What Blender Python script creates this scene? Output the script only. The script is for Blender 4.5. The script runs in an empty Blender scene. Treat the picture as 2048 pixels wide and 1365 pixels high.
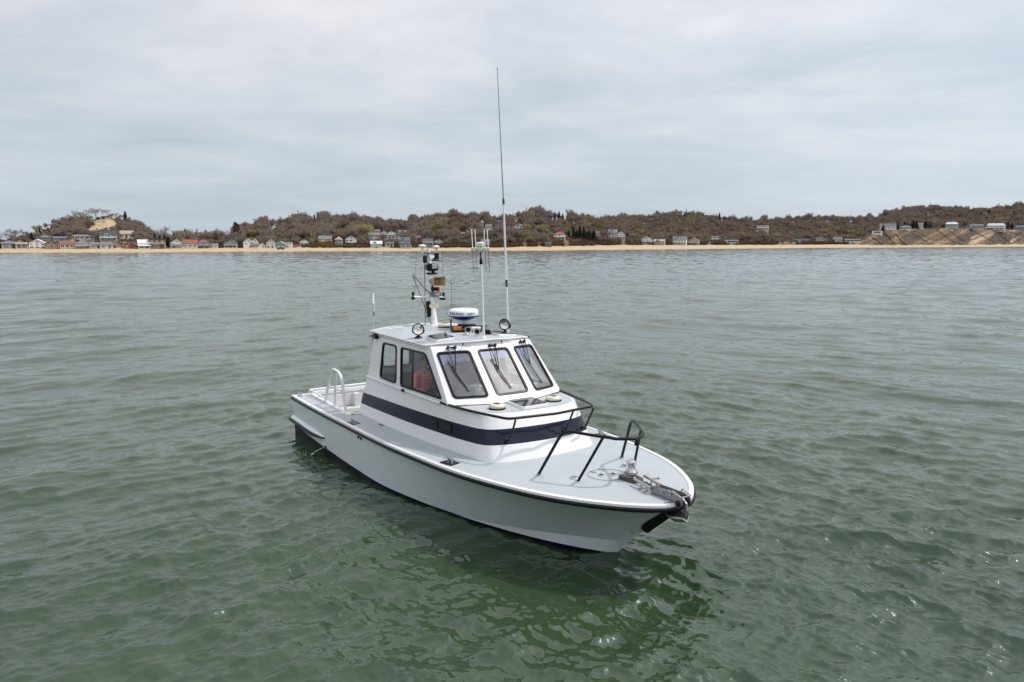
import bpy, bmesh, math, random
import numpy as np
from mathutils import Vector, Matrix
random.seed(7); RNG = np.random.default_rng(7)
SC = bpy.context.scene
COL = SC.collection
R = math.radians

# ------------------------------------------------------------------ camera, sky, sun, exposure
CAM_H = 4.8
FOC = 1451.7 / 2048.0            # focal length in picture widths
cam_d = bpy.data.cameras.new('camera'); cam = bpy.data.objects.new('camera', cam_d); COL.objects.link(cam)
cam_d.sensor_fit = 'HORIZONTAL'; cam_d.sensor_width = 36.0; cam_d.lens = 36.0 * FOC
cam_d.clip_start = 0.1; cam_d.clip_end = 12000
cam.location = (0, 0, CAM_H); cam.rotation_euler = (R(90 - 7.594), 0, 0)
SC.camera = cam

TO_SUN = Vector((0.544, 0.03, 0.839)).normalized()
SUN_EL = math.asin(TO_SUN.z); SUN_AZ = math.atan2(TO_SUN.x, TO_SUN.y)
SC.view_settings.view_transform = 'Standard'; SC.view_settings.look = 'None'
SC.view_settings.exposure = 0.15; SC.view_settings.gamma = 1.0; SC.view_settings.use_curve_mapping = False
SC.cycles.use_denoising = True
SC.cycles.max_bounces = 8; SC.cycles.transparent_max_bounces = 24; SC.cycles.sample_clamp_indirect = 4.0; SC.cycles.sample_clamp_direct = 0.85
SC.cycles.caustics_reflective = False; SC.cycles.caustics_refractive = False

class NT:
    """small node-tree helper"""
    def __init__(self, tree): self.t = tree; self.n = tree.nodes; self.l = tree.links
    def add(self, kind, ins=None, **props):
        nd = self.n.new(kind)
        for k, v in props.items(): setattr(nd, k, v)
        for k, v in (ins or {}).items(): self.put(nd.inputs[k], v)
        return nd
    def put(self, sock, v):
        if isinstance(v, bpy.types.NodeSocket): self.l.new(v, sock)
        else: sock.default_value = v
    def math(self, op, a, b=0.0, clamp=False):
        nd = self.n.new('ShaderNodeMath'); nd.operation = op; nd.use_clamp = clamp
        self.put(nd.inputs[0], a); self.put(nd.inputs[1], b); return nd.outputs[0]
    def mix(self, f, a, b, mode='MIX'):
        nd = self.n.new('ShaderNodeMix'); nd.data_type = 'RGBA'; nd.blend_type = mode; nd.clamp_factor = True
        self.put(nd.inputs[0], f); self.put(nd.inputs[6], a); self.put(nd.inputs[7], b); return nd.outputs[2]
    def ramp(self, f, stops):
        nd = self.n.new('ShaderNodeValToRGB'); e = nd.color_ramp.elements
        while len(e) < len(stops): e.new(0.5)
        for k, (p, c) in enumerate(stops): e[k].position = p; e[k].color = c if len(c) == 4 else (*c, 1)
        self.put(nd.inputs[0], f); return nd.outputs[0]
    def noise(self, vec, scale, detail=3, rough=0.55, dist=0.0):
        nd = self.n.new('ShaderNodeTexNoise'); nd.inputs['Scale'].default_value = scale
        nd.inputs['Detail'].default_value = detail; nd.inputs['Roughness'].default_value = rough
        nd.inputs['Distortion'].default_value = dist
        if vec is not None: self.l.new(vec, nd.inputs['Vector'])
        return nd.outputs['Fac']

SKY_STRENGTH = 0.10
world = bpy.data.worlds.new('World'); SC.world = world; world.use_nodes = True
w = NT(world.node_tree); w.n.clear()
sky = w.add('ShaderNodeTexSky', sky_type='NISHITA', sun_disc=False, sun_elevation=SUN_EL, sun_rotation=SUN_AZ,
            air_density=1.0, dust_density=1.5, ozone_density=1.0)
tc = w.add('ShaderNodeTexCoord')
sep = w.add('ShaderNodeSeparateXYZ', {0: tc.outputs['Generated']})
zc = w.math('MAXIMUM', sep.outputs[2], 0.0)
inv = w.math('DIVIDE', 1.0, w.math('ADD', zc, 0.12))
pl = w.add('ShaderNodeCombineXYZ', {0: w.math('MULTIPLY', sep.outputs[0], inv), 1: w.math('MULTIPLY', sep.outputs[1], inv), 2: 0.0})
warp = w.add('ShaderNodeTexNoise', {'Vector': pl.outputs[0], 'Scale': 0.35, 'Detail': 3.0})
wv = w.add('ShaderNodeVectorMath', {0: warp.outputs['Color'], 1: (1.6, 1.0, 0.0)}, operation='MULTIPLY')
pv = w.add('ShaderNodeVectorMath', {0: pl.outputs[0], 1: wv.outputs[0]}, operation='ADD')
st = w.add('ShaderNodeVectorMath', {0: pv.outputs[0], 1: (0.8, 1.0, 1.0)}, operation='MULTIPLY')
c1 = w.noise(st.outputs[0], 0.55, 6, 0.55)
c2 = w.noise(pv.outputs[0], 1.7, 6, 0.6)
cl = w.math('ADD', w.math('MULTIPLY', c1, 0.7), w.math('MULTIPLY', c2, 0.3))
bright = w.ramp(cl, [(0.36, (0, 0, 0)), (0.60, (1, 1, 1))])
bright = w.mix(w.math('ADD', 0.45, w.math('MULTIPLY', zc, 2.8), True), (0.5, 0.5, 0.5, 1), bright)
# overcast: the cloud sheet thins to blue-grey near the horizon and brightens upwards and towards the sun
up = w.math('POWER', zc, 0.55)
sunv = w.add('ShaderNodeVectorMath', {0: tc.outputs['Generated'], 1: tuple(TO_SUN)}, operation='DOT_PRODUCT')
tbase = w.math('MAXIMUM', w.math('MULTIPLY', w.math('ADD', sunv.outputs['Value'], 1.0), 0.5), 0.0)
toward = w.math('POWER', w.math('MAXIMUM', w.math('MULTIPLY', w.math('ADD', sunv.outputs['Value'], 1.0), 0.5), 0.0), 4.0)
low = (0.43, 0.535, 0.62, 1); high = (0.69, 0.70, 0.735, 1)
cloudc = w.mix(w.math('MULTIPLY', up, 1.55, True), low, high)
dark = w.mix(1.0, cloudc, (0.83, 0.87, 0.90, 1), 'MULTIPLY')
lite = w.mix(1.0, cloudc, (1.16, 1.10, 1.07, 1), 'MULTIPLY')
cloudt = w.mix(bright, dark, lite)
gain = w.math('ADD', 0.95, w.math('ADD', w.math('ADD', w.math('MULTIPLY', toward, 0.55), w.math('MULTIPLY', w.math('POWER', tbase, 40.0), 1.6)), w.math('MULTIPLY', w.math('POWER', zc, 1.2), 0.25)))
cloudg = w.add('ShaderNodeVectorMath', {0: cloudt, 3: gain}, operation='SCALE')
cloud_s = w.add('ShaderNodeVectorMath', {0: cloudg.outputs[0], 3: 1.0 / SKY_STRENGTH}, operation='SCALE')
cover = w.math('ADD', 0.80, w.math('MULTIPLY', bright, 0.18))
skyc = w.mix(cover, sky.outputs[0], cloud_s.outputs[0])
bg = w.add('ShaderNodeBackground', {'Color': skyc, 'Strength': SKY_STRENGTH})
wo = w.add('ShaderNodeOutputWorld', {'Surface': bg.outputs[0]})

sun_d = bpy.data.lights.new('sun', 'SUN'); sun = bpy.data.objects.new('sun', sun_d); COL.objects.link(sun)
sun_d.energy = 2.3; sun_d.angle = R(2.4); sun_d.color = (1.0, 0.955, 0.89)
sun.rotation_euler = (-TO_SUN).to_track_quat('-Z', 'Y').to_euler(); sun.location = (30, 10, 60)

# ------------------------------------------------------------------ helpers
def link(o, parent=None):
    COL.objects.link(o)
    if parent is not None: o.parent = parent
    return o
def tag(o, label=None, cat=None, group=None, kind=None):
    if label: o['label'] = label
    if cat: o['category'] = cat
    if group: o['group'] = group
    if kind: o['kind'] = kind
    return o
def empty(name, loc=(0, 0, 0), rz=0.0, parent=None):
    o = bpy.data.objects.new(name, None); o.empty_display_size = 0.3
    o.location = loc; o.rotation_euler = (0, 0, rz); return link(o, parent)
def copy_tree(o, parent=None):
    c = o.copy(); COL.objects.link(c)
    if parent is not None: c.parent = parent
    for ch in list(o.children): copy_tree(ch, c)
    return c

class MB:
    """collects simple shapes into one mesh"""
    def __init__(self): self.v = []; self.f = []; self.mi = []
    def add(self, vs, fs, m=0):
        b = len(self.v); self.v += [tuple(x) for x in vs]
        for f in fs: self.f.append(tuple(b + i for i in f)); self.mi.append(m)
        return self
    def box(self, c, s, rot=None, m=0):
        hx, hy, hz = s[0] / 2, s[1] / 2, s[2] / 2
        vs = [Vector((x * hx, y * hy, z * hz)) for z in (-1, 1) for y in (-1, 1) for x in (-1, 1)]
        if rot is not None: vs = [rot @ q for q in vs]
        vs = [q + Vector(c) for q in vs]
        return self.add(vs, [(0, 2, 3, 1), (4, 5, 7, 6), (0, 1, 5, 4), (2, 6, 7, 3), (0, 4, 6, 2), (1, 3, 7, 5)], m)
    def tube(self, pts, r, n=8, closed=False, cap=True, m=0):
        pts = [Vector(p) for p in pts]; k = len(pts)
        rs = r if isinstance(r, (list, tuple)) else [r] * k
        rings = []; prev = None
        for i in range(k):
            if closed: t = (pts[(i + 1) % k] - pts[i - 1])
            else: t = pts[min(i + 1, k - 1)] - pts[max(i - 1, 0)]
            t.normalize()
            if prev is None:
                a = Vector((0, 0, 1)) if abs(t.z) < 0.9 else Vector((1, 0, 0))
                u = t.cross(a).normalized()
            else:
                u = prev - t * prev.dot(t)
                u = u.normalized() if u.length > 1e-6 else t.orthogonal().normalized()
            prev = u; w_ = t.cross(u)
            rings.append([pts[i] + (u * math.cos(2 * math.pi * j / n) + w_ * math.sin(2 * math.pi * j / n)) * rs[i] for j in range(n)])
        vs = [q for rg in rings for q in rg]; fs = []
        kk = k if closed else k - 1
        for i in range(kk):
            a, b = i * n, ((i + 1) % k) * n
            for j in range(n): fs.append((a + j, a + (j + 1) % n, b + (j + 1) % n, b + j))
        if cap and not closed:
            fs.append(tuple(reversed(range(n)))); fs.append(tuple(range((k - 1) * n, k * n)))
        return self.add(vs, fs, m)
    def lathe(self, prof, origin=(0, 0, 0), axis=(0, 0, 1), n=16, m=0, cap=True):
        ax = Vector(axis).normalized(); q = Vector((0, 0, 1)).rotation_difference(ax).to_matrix(); o = Vector(origin)
        vs = [o + q @ Vector((r * math.cos(2 * math.pi * j / n), r * math.sin(2 * math.pi * j / n), z)) for r, z in prof for j in range(n)]
        fs = []
        for i in range(len(prof) - 1):
            for j in range(n): fs.append((i * n + j, i * n + (j + 1) % n, (i + 1) * n + (j + 1) % n, (i + 1) * n + j))
        if cap:
            fs.append(tuple(reversed(range(n)))); k = len(prof) - 1; fs.append(tuple(range(k * n, k * n + n)))
        return self.add(vs, fs, m)
    def loft(self, rings, closed=False, m=0, flip=False):
        n = len(rings[0]); vs = [q for rg in rings for q in rg]; fs = []
        for i in range(len(rings) - 1):
            for j in range(n if closed else n - 1):
                a = (i * n + j, i * n + (j + 1) % n, (i + 1) * n + (j + 1) % n, (i + 1) * n + j)
                fs.append(a[::-1] if flip else a)
        return self.add(vs, fs, m)
    def prism(self, poly, d, m=0):
        """closed 3d polygon pushed along vector d"""
        k = len(poly); d = Vector(d); a = [Vector(p) for p in poly]; b = [p + d for p in a]
        fs = [tuple(reversed(range(k))), tuple(range(k, 2 * k))] + [(i, (i + 1) % k, k + (i + 1) % k, k + i) for i in range(k)]
        return self.add(a + b, fs, m)
    def mirror_y(self):
        k = len(self.v); nf = len(self.f)
        self.v += [(x, -y, z) for x, y, z in self.v]
        for i in range(nf):
            self.f.append(tuple(k + j for j in reversed(self.f[i]))); self.mi.append(self.mi[i])
        return self
    def mesh(self, name, mats, smooth=40, merge=False, normals=True):
        me = bpy.data.meshes.new(name); me.from_pydata(self.v, [], self.f)
        for mt in (mats if isinstance(mats, (list, tuple)) else [mats]): me.materials.append(mt)
        if any(self.mi): me.polygons.foreach_set('material_index', self.mi)
        if merge or normals:
            bm = bmesh.new(); bm.from_mesh(me)
            if merge: bmesh.ops.remove_doubles(bm, verts=bm.verts, dist=1e-4)
            if normals: bmesh.ops.recalc_face_normals(bm, faces=bm.faces)
            bm.to_mesh(me); bm.free()
        if smooth:
            me.polygons.foreach_set('use_smooth', [True] * len(me.polygons)); me.set_sharp_from_angle(angle=R(smooth))
        me.update(); return me
    def build(self, name, mats, parent=None, smooth=40, merge=False, normals=True, bevel=0.0):
        o = bpy.data.objects.new(name, self.mesh(name, mats, smooth, merge, normals))
        if bevel:
            md = o.modifiers.new('bevel', 'BEVEL'); md.width = bevel; md.segments = 2; md.limit_method = 'ANGLE'; md.angle_limit = R(40)
        return link(o, parent)

def spline(pts, n=8, closed=False):
    """Catmull-Rom through points"""
    P = [Vector(p) for p in pts]; k = len(P); out = []
    for i in range(k if closed else k - 1):
        if closed: a, b, c, d = P[i - 1], P[i], P[(i + 1) % k], P[(i + 2) % k]
        else: a, b, c, d = P[max(i - 1, 0)], P[i], P[i + 1], P[min(i + 2, k - 1)]
        for j in range(n):
            t = j / n
            out.append(0.5 * ((2 * b) + (c - a) * t + (2 * a - 5 * b + 4 * c - d) * t * t + (3 * b - a - 3 * c + d) * t ** 3))
    if not closed: out.append(P[-1])
    return out
def fillet(pts, r, seg=5, closed=False):
    """polyline with rounded corners; r one radius or one per point"""
    P = [Vector(p) for p in pts]; k = len(P); out = []
    for i in range(k):
        if not closed and i in (0, k - 1): out.append(P[i]); continue
        p, a, b = P[i], P[i - 1], P[(i + 1) % k]; rr = r[i] if isinstance(r, (list, tuple)) else r
        da, db = (a - p), (b - p); la, lb = da.length, db.length; da.normalize(); db.normalize()
        s = min(rr, la * 0.48, lb * 0.48); p0, p1 = p + da * s, p + db * s
        for j in range(seg + 1):
            t = j / seg; out.append(p0 * (1 - t) ** 2 + p * 2 * t * (1 - t) + p1 * t * t)
    return out
def newell(P):
    n = Vector((0, 0, 0))
    for i in range(len(P)):
        a, b = P[i], P[(i + 1) % len(P)]
        n += Vector(((a.y - b.y) * (a.z + b.z), (a.z - b.z) * (a.x + b.x), (a.x - b.x) * (a.y + b.y)))
    return n.normalized()
def inset(P, d):
    """shrinks a planar 3d polygon by d"""
    n = newell(P); k = len(P); out = []
    for i in range(k):
        p, a, b = P[i], P[i - 1], P[(i + 1) % k]
        e1, e2 = (p - a).normalized(), (b - p).normalized(); n1, n2 = n.cross(e1), n.cross(e2)
        bis = (n1 + n2); bis.normalize(); out.append(p + bis * (d / max(0.3, bis.dot(n1))))
    return out

# ------------------------------------------------------------------ materials
MATS = {}
def mat(name, col, rough=0.5, metal=0.0, var=0.05, scale=6.0, bump=0.0, bscale=60.0, coat=0.0, spec=0.5, rvar=0.06, stretch=None):
    if name in MATS: return MATS[name]
    m = bpy.data.materials.new(name); m.use_nodes = True; MATS[name] = m
    t = NT(m.node_tree); p = m.node_tree.nodes['Principled BSDF']; c = t.add('ShaderNodeTexCoord').outputs['Object']
    if stretch: c = t.add('ShaderNodeVectorMath', {0: c, 1: stretch}, operation='MULTIPLY').outputs[0]
    nz = t.noise(c, scale, 5, 0.6)
    hi = tuple(min(1, x * (1 + var)) for x in col) + (1,); lo = tuple(x * (1 - var) for x in col) + (1,)
    t.put(p.inputs['Base Color'], t.ramp(nz, [(0.3, lo), (0.7, hi)]))
    t.put(p.inputs['Roughness'], t.math('ADD', rough - rvar, t.math('MULTIPLY', t.noise(c, scale * 2.3, 4), rvar * 2)))
    p.inputs['Metallic'].default_value = metal; p.inputs['Specular IOR Level'].default_value = spec
    p.inputs['Coat Weight'].default_value = coat
    if bump:
        b = t.add('ShaderNodeBump', {'Strength': bump, 'Distance': 0.01, 'Height': t.noise(c, bscale, 3)})
        t.put(p.inputs['Normal'], b.outputs[0])
    return m
def glass_mat(name, tint, refl=1.0, rough=0.0, body=None, dusty_haze=0.06, glare=0.0):
    """window glass: Fresnel mix of a mirror and a tinted see-through pane, with painted haze of reflected sky and a little dust"""
    m = bpy.data.materials.new(name); m.use_nodes = True; t = NT(m.node_tree); t.n.clear()
    lw = t.add('ShaderNodeLayerWeight', {'Blend': 0.5})
    fr = t.math('ADD', 0.043, t.math('MULTIPLY', t.math('POWER', lw.outputs['Facing'], 5.0), 0.95))
    tr = t.add('ShaderNodeBsdfTransparent', {'Color': (*tint, 1)})
    gl = t.add('ShaderNodeBsdfGlossy', {'Color': (1, 1, 1, 1), 'Roughness': rough or 0.02})
    df = t.add('ShaderNodeBsdfDiffuse', {'Color': (*(body or (0.5, 0.52, 0.55)), 1)})
    c = t.add('ShaderNodeTexCoord').outputs['Object']
    dust_haze = t.math('MULTIPLY', t.noise(c, 3.0, 5), dusty_haze if body is None else 0.9, True)  # pale film: some dust, plus reflected-sky haze put into the colour
    a = t.add('ShaderNodeMixShader', {0: dust_haze, 1: tr.outputs[0], 2: df.outputs[0]})
    b = t.add('ShaderNodeMixShader', {0: t.math('MULTIPLY', fr, 2.4 * refl, True), 1: a.outputs[0], 2: gl.outputs[0]})
    sl = t.add('ShaderNodeBsdfGlossy', {'Color': (0.95, 0.97, 1, 1), 'Roughness': 0.42})     # rough pale lobe added to put sun glare on the pane
    b = t.add('ShaderNodeMixShader', {0: t.math('MULTIPLY', t.noise(c, 2.2, 5, 0.6), glare * 2.0, True), 1: b.outputs[0], 2: sl.outputs[0]})
    t.add('ShaderNodeOutputMaterial', {'Surface': b.outputs[0]})
    return m
WHITE = mat('white_paint', (0.755, 0.765, 0.78), 0.28, var=0.025, scale=1.2, coat=0.35, rvar=0.05)
HULLW = mat('hull_paint', (0.70, 0.745, 0.78), 0.26, var=0.03, scale=0.9, coat=0.4, rvar=0.07, stretch=(4.0, 4.0, 0.5))
DECK = mat('deck_paint', (0.375, 0.415, 0.44), 0.55, var=0.05, scale=1.5, bump=0.12, bscale=160, rvar=0.08)
NAVY = mat('navy_vinyl', (0.007, 0.010, 0.024), 0.13, var=0.15, scale=2.0, coat=0.0, spec=0.28, rvar=0.03)
BOTTOM = mat('bottom_paint', (0.005, 0.007, 0.014), 0.42, var=0.3, scale=3.0, spec=0.15)
RUBBER = mat('black_rubber', (0.006, 0.006, 0.010), 0.38, var=0.2, scale=8, spec=0.22)
BLACK = mat('black_plastic', (0.006, 0.006, 0.007), 0.34, var=0.2, scale=9, spec=0.25)
STEEL = mat('stainless_steel', (0.50, 0.50, 0.51), 0.24, 1.0, var=0.06, scale=10)
GALV = mat('galvanised_steel', (0.30, 0.30, 0.31), 0.5, 0.85, var=0.2, scale=18)
CHAIN = mat('chain_steel', (0.20, 0.15, 0.11), 0.55, 0.8, var=0.4, scale=40)
CREAM = mat('cream_plastic', (0.60, 0.565, 0.45), 0.4, var=0.06, scale=8)
HORN = mat('tan_horn_plastic', (0.40, 0.32, 0.19), 0.45, var=0.1, scale=9)
AMBER = mat('amber_lens', (0.42, 0.13, 0.015), 0.18, var=0.15, scale=14, coat=0.6)
REDL = mat('red_lens', (0.55, 0.012, 0.03), 0.15, var=0.1, scale=14, coat=0.6)
BLUE = mat('radar_blue', (0.012, 0.03, 0.22), 0.35, var=0.1)
BLUEL = mat('light_blue_print', (0.10, 0.28, 0.48), 0.4, var=0.1)
GREYP = mat('grey_plastic', (0.16, 0.165, 0.17), 0.5, var=0.12, scale=9)
INTER = mat('interior_grey', (0.10, 0.105, 0.11), 0.6, var=0.12, scale=4)
INTERL = mat('interior_liner', (0.22, 0.23, 0.23), 0.6, var=0.1, scale=4)
VINYL = mat('seat_vinyl', (0.035, 0.038, 0.042), 0.5, var=0.15, scale=9)
FLOORM = mat('cockpit_floor', (0.36, 0.34, 0.30), 0.65, var=0.22, scale=5)
LENS = mat('lamp_lens', (0.82, 0.82, 0.78), 0.08, 0.85, var=0.08, scale=20)
PAPER = mat('paper', (0.75, 0.75, 0.72), 0.7, var=0.05, scale=20)
SOLAR = mat('solar_cell', (0.015, 0.016, 0.025), 0.15, var=0.3, scale=30)
WIRE = mat('antenna_wire', (0.05, 0.05, 0.055), 0.4, 0.5, var=0.1)
GLASS = glass_mat('window_glass', (0.90, 0.94, 0.95), glare=0.05)
GLASS_SIDE = glass_mat('side_window_glass', (0.94, 0.97, 0.96), 0.45, dusty_haze=0.02)
GLASSD = glass_mat('dark_hatch_acrylic', (0.10, 0.10, 0.12), 1.3, 0.02)
STRIP = glass_mat('blue_sun_strip', (0.28, 0.32, 0.75), 0.8, body=(0.05, 0.06, 0.30))

# ------------------------------------------------------------------ the lake
def ocean_tile(N, L, lmin, lmax, ang, power, slope, seed, expo=3.6):
    """one periodic patch of wind waves: height and sideways shift"""
    rg = np.random.default_rng(seed)
    k1 = 2 * np.pi * np.fft.fftfreq(N, L / N); kx, ky = np.meshgrid(k1, k1, indexing='xy'); k = np.hypot(kx, ky); k[0, 0] = 1e9
    lam = 2 * np.pi / k
    win = 1 / (1 + np.exp((lmin - lam) / (0.12 * lmin))) / (1 + np.exp((lam - lmax) / (0.10 * lmax)))
    cosd = (kx * math.cos(ang) + ky * math.sin(ang)) / k
    S = k ** (-expo) * win * np.where(cosd > 0, np.abs(cosd) ** power, 0.02 * np.abs(cosd) ** power)
    H = np.sqrt(S) * (rg.normal(size=(N, N)) + 1j * rg.normal(size=(N, N)))
    h = np.fft.ifft2(H).real; sx = np.fft.ifft2(1j * kx * H).real; sy = np.fft.ifft2(1j * ky * H).real
    f = slope / math.sqrt((sx ** 2 + sy ** 2).mean())
    dx = np.fft.ifft2(1j * kx / k * H).real; dy = np.fft.ifft2(1j * ky / k * H).real
    return L, h * f, dx * f, dy * f
def sample(tile, x, y, which):
    L, *A = tile; N = A[0].shape[0]
    u = (x / L * N) % N; v = (y / L * N) % N
    i = np.floor(u).astype(int) % N; j = np.floor(v).astype(int) % N; fu, fv = u - np.floor(u), v - np.floor(v)
    i1, j1 = (i + 1) % N, (j + 1) % N; out = []
    for q in which:
        a = A[q]; out.append(a[j, i] * (1 - fu) * (1 - fv) + a[j, i1] * fu * (1 - fv) + a[j1, i] * (1 - fu) * fv + a[j1, i1] * fu * fv)
    return out
SIDES = []                                             # crests swing round the boat: one train on each side
for k, ang in enumerate((-53, -125)):
    SIDES.append(((ocean_tile(512, 53.0 - 6 * k, 1.6, 7.5, R(ang), 7, 0.08, 3 + k, 3.8), 1, 0.0),
                  (ocean_tile(768, 29.0 - 4 * k, 0.32, 1.25, R(ang + 4), 12, 0.31, 13 + k, 3.4), 1, 150.0),
                  (ocean_tile(640, 9.7 - 1.6 * k, 0.085, 0.42, R(ang - 5), 7, 0.34, 23 + k, 3.0), 1, 48.0)))
CROSS = ocean_tile(512, 17.0, 0.3, 1.2, R(-95), 3, 0.05, 31, 3.4)
def water_height(x, y):
    wl = 1 / (1 + np.exp((x - 1.0) / 4.5)); r = np.hypot(x, y)
    out = [0, 0, 0]; calm = 0.33 + 0.67 / (1 + (r / 21.0) ** 2)
    gust = 0.80 + 0.35 * np.sin(x * 0.11 + 1.3 * np.sin(y * 0.05)) * np.sin(y * 0.083 + 0.7)
    for side, wt in zip(SIDES, (np.sqrt(wl), np.sqrt(1 - wl))):
        for t, _, reach in side:
            a = wt if reach == 0 else wt * gust * calm / (1 + (r / reach) ** 3)
            for q, s in enumerate(sample(t, x, y, (0, 1, 2))): out[q] = out[q] + s * a
    for q, s in enumerate(sample(CROSS, x, y, (0, 1, 2))): out[q] = out[q] + s * gust / (1 + (r / 60) ** 2)
    # the hull lies still in the chop and flattens the ripples along its sides
    c, s_ = math.cos(-1.00368), math.sin(-1.00368); dx_, dy_ = x - 1.623, y - 10.780; bx, by = dx_ * c + dy_ * s_, -dx_ * s_ + dy_ * c
    hd = np.hypot(np.maximum(np.maximum(-9.5 - bx, bx + 1.5), 0), np.maximum(np.abs(by) - 1.2, 0)); damp = 0.42 + 0.58 * np.clip((hd - 0.6) / 2.2, 0, 1)
    return [q * damp for q in out]
def build_water():
    rs = [5.2]
    while rs[-1] < 420:
        r = rs[-1]; rs.append(r + max(0.03, min(r * r / 3485 * 0.85, 0.0055 * r)))
    sweep = lambda half, n: np.concatenate([np.linspace(R(-180), -half, 24)[:-1], np.linspace(-half, half, n), np.linspace(half, R(180), 24)[1:]])
    V_, F_, base = [], [], 0
    for rr_, ph in (([0.4, 1.5, 3.5] + rs + [430.0], sweep(R(50), 820)), (list(np.arange(429.9, 1500, 1.75)) + [1700, 2200, 3000, 5000, 8000], sweep(R(42), 420))):
        rr, pp = np.meshgrid(np.array(rr_), ph, indexing='ij'); x = rr * np.sin(pp); y = rr * np.cos(pp)
        h, dx, dy = water_height(x, y)
        wgt = ((np.abs(pp) <= R(49)) & (rr > 5) & (rr < 1490)).astype(float)
        V_.append(np.stack([x + dx * wgt * 0.65, y + dy * wgt * 0.65, h * wgt], -1).reshape(-1, 3))
        nr, nc = rr.shape; i, j = np.meshgrid(np.arange(nr - 1), np.arange(nc - 1), indexing='ij'); a = (i * nc + j).ravel() + base
        F_.append(np.stack([a, a + 1, a + nc + 1, a + nc], 1)[:, ::-1]); base += nr * nc
    co = np.concatenate(V_).astype(np.float32); f = np.concatenate(F_).astype(np.int32)
    me = bpy.data.meshes.new('water'); me.vertices.add(len(co)); me.vertices.foreach_set('co', co.ravel())
    me.loops.add(f.size); me.loops.foreach_set('vertex_index', np.ascontiguousarray(f).ravel())
    me.polygons.add(len(f)); me.polygons.foreach_set('loop_start', np.arange(0, f.size, 4, dtype=np.int32))
    me.polygons.foreach_set('use_smooth', np.ones(len(f), bool)); me.update(); me.validate()
    m = bpy.data.materials.new('lake_water'); m.use_nodes = True; t = NT(m.node_tree); p = m.node_tree.nodes['Principled BSDF']
    c = t.add('ShaderNodeNewGeometry').outputs['Position']
    n1 = t.noise(c, 0.16, 4); 
    t.put(p.inputs['Base Color'], t.ramp(n1, [(0.3, (0.0205, 0.0385, 0.0165)), (0.7, (0.0295, 0.0525, 0.022))]))
    p.inputs['Specular Tint'].default_value = (0.88, 0.97, 1.0, 1); p.inputs['IOR'].default_value = 1.60; p.inputs['Roughness'].default_value = 0.05
    mp = t.add('ShaderNodeVectorMath', {0: c, 1: (0.6, 1.0, 1.0)}, operation='MULTIPLY')
    b1 = t.add('ShaderNodeBump', {'Strength': 0.8, 'Distance': 0.005, 'Height': t.noise(mp.outputs[0], 9.0, 3, 0.55, 0.4)})
    b2 = t.add('ShaderNodeBump', {'Strength': 0.8, 'Distance': 0.035, 'Height': t.noise(mp.outputs[0], 1.5, 4, 0.55, 0.5), 'Normal': b1.outputs[0]})
    b3 = t.add('ShaderNodeBump', {'Strength': 0.8, 'Distance': 0.014, 'Height': t.noise(mp.outputs[0], 3.6, 3, 0.55, 0.6), 'Normal': b2.outputs[0]})
    far = t.math('MULTIPLY', t.math('SUBTRACT', t.add('ShaderNodeVectorMath', {0: c}, operation='LENGTH').outputs['Value'], 200.0), 0.005, True)
    b4 = t.add('ShaderNodeBump', {'Strength': t.math('MULTIPLY', far, 1.0), 'Distance': 0.35, 'Height': t.noise(mp.outputs[0], 0.55, 4, 0.6), 'Normal': b3.outputs[0]})
    t.put(p.inputs['Normal'], b4.outputs[0])
    me.materials.append(m)
    o = link(bpy.data.objects.new('water', me)); tag(o, 'rippled green lake water', kind='structure'); return o
build_water()

# ------------------------------------------------------------------ the shore: beach, dunes, hills
HZ = 488.9; F2 = 1451.7                                # bearings are given in thousandths of the photograph's own scale
def slope_of(u): return (u - 1024.0) / F2              # sideways metres per metre of depth
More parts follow.
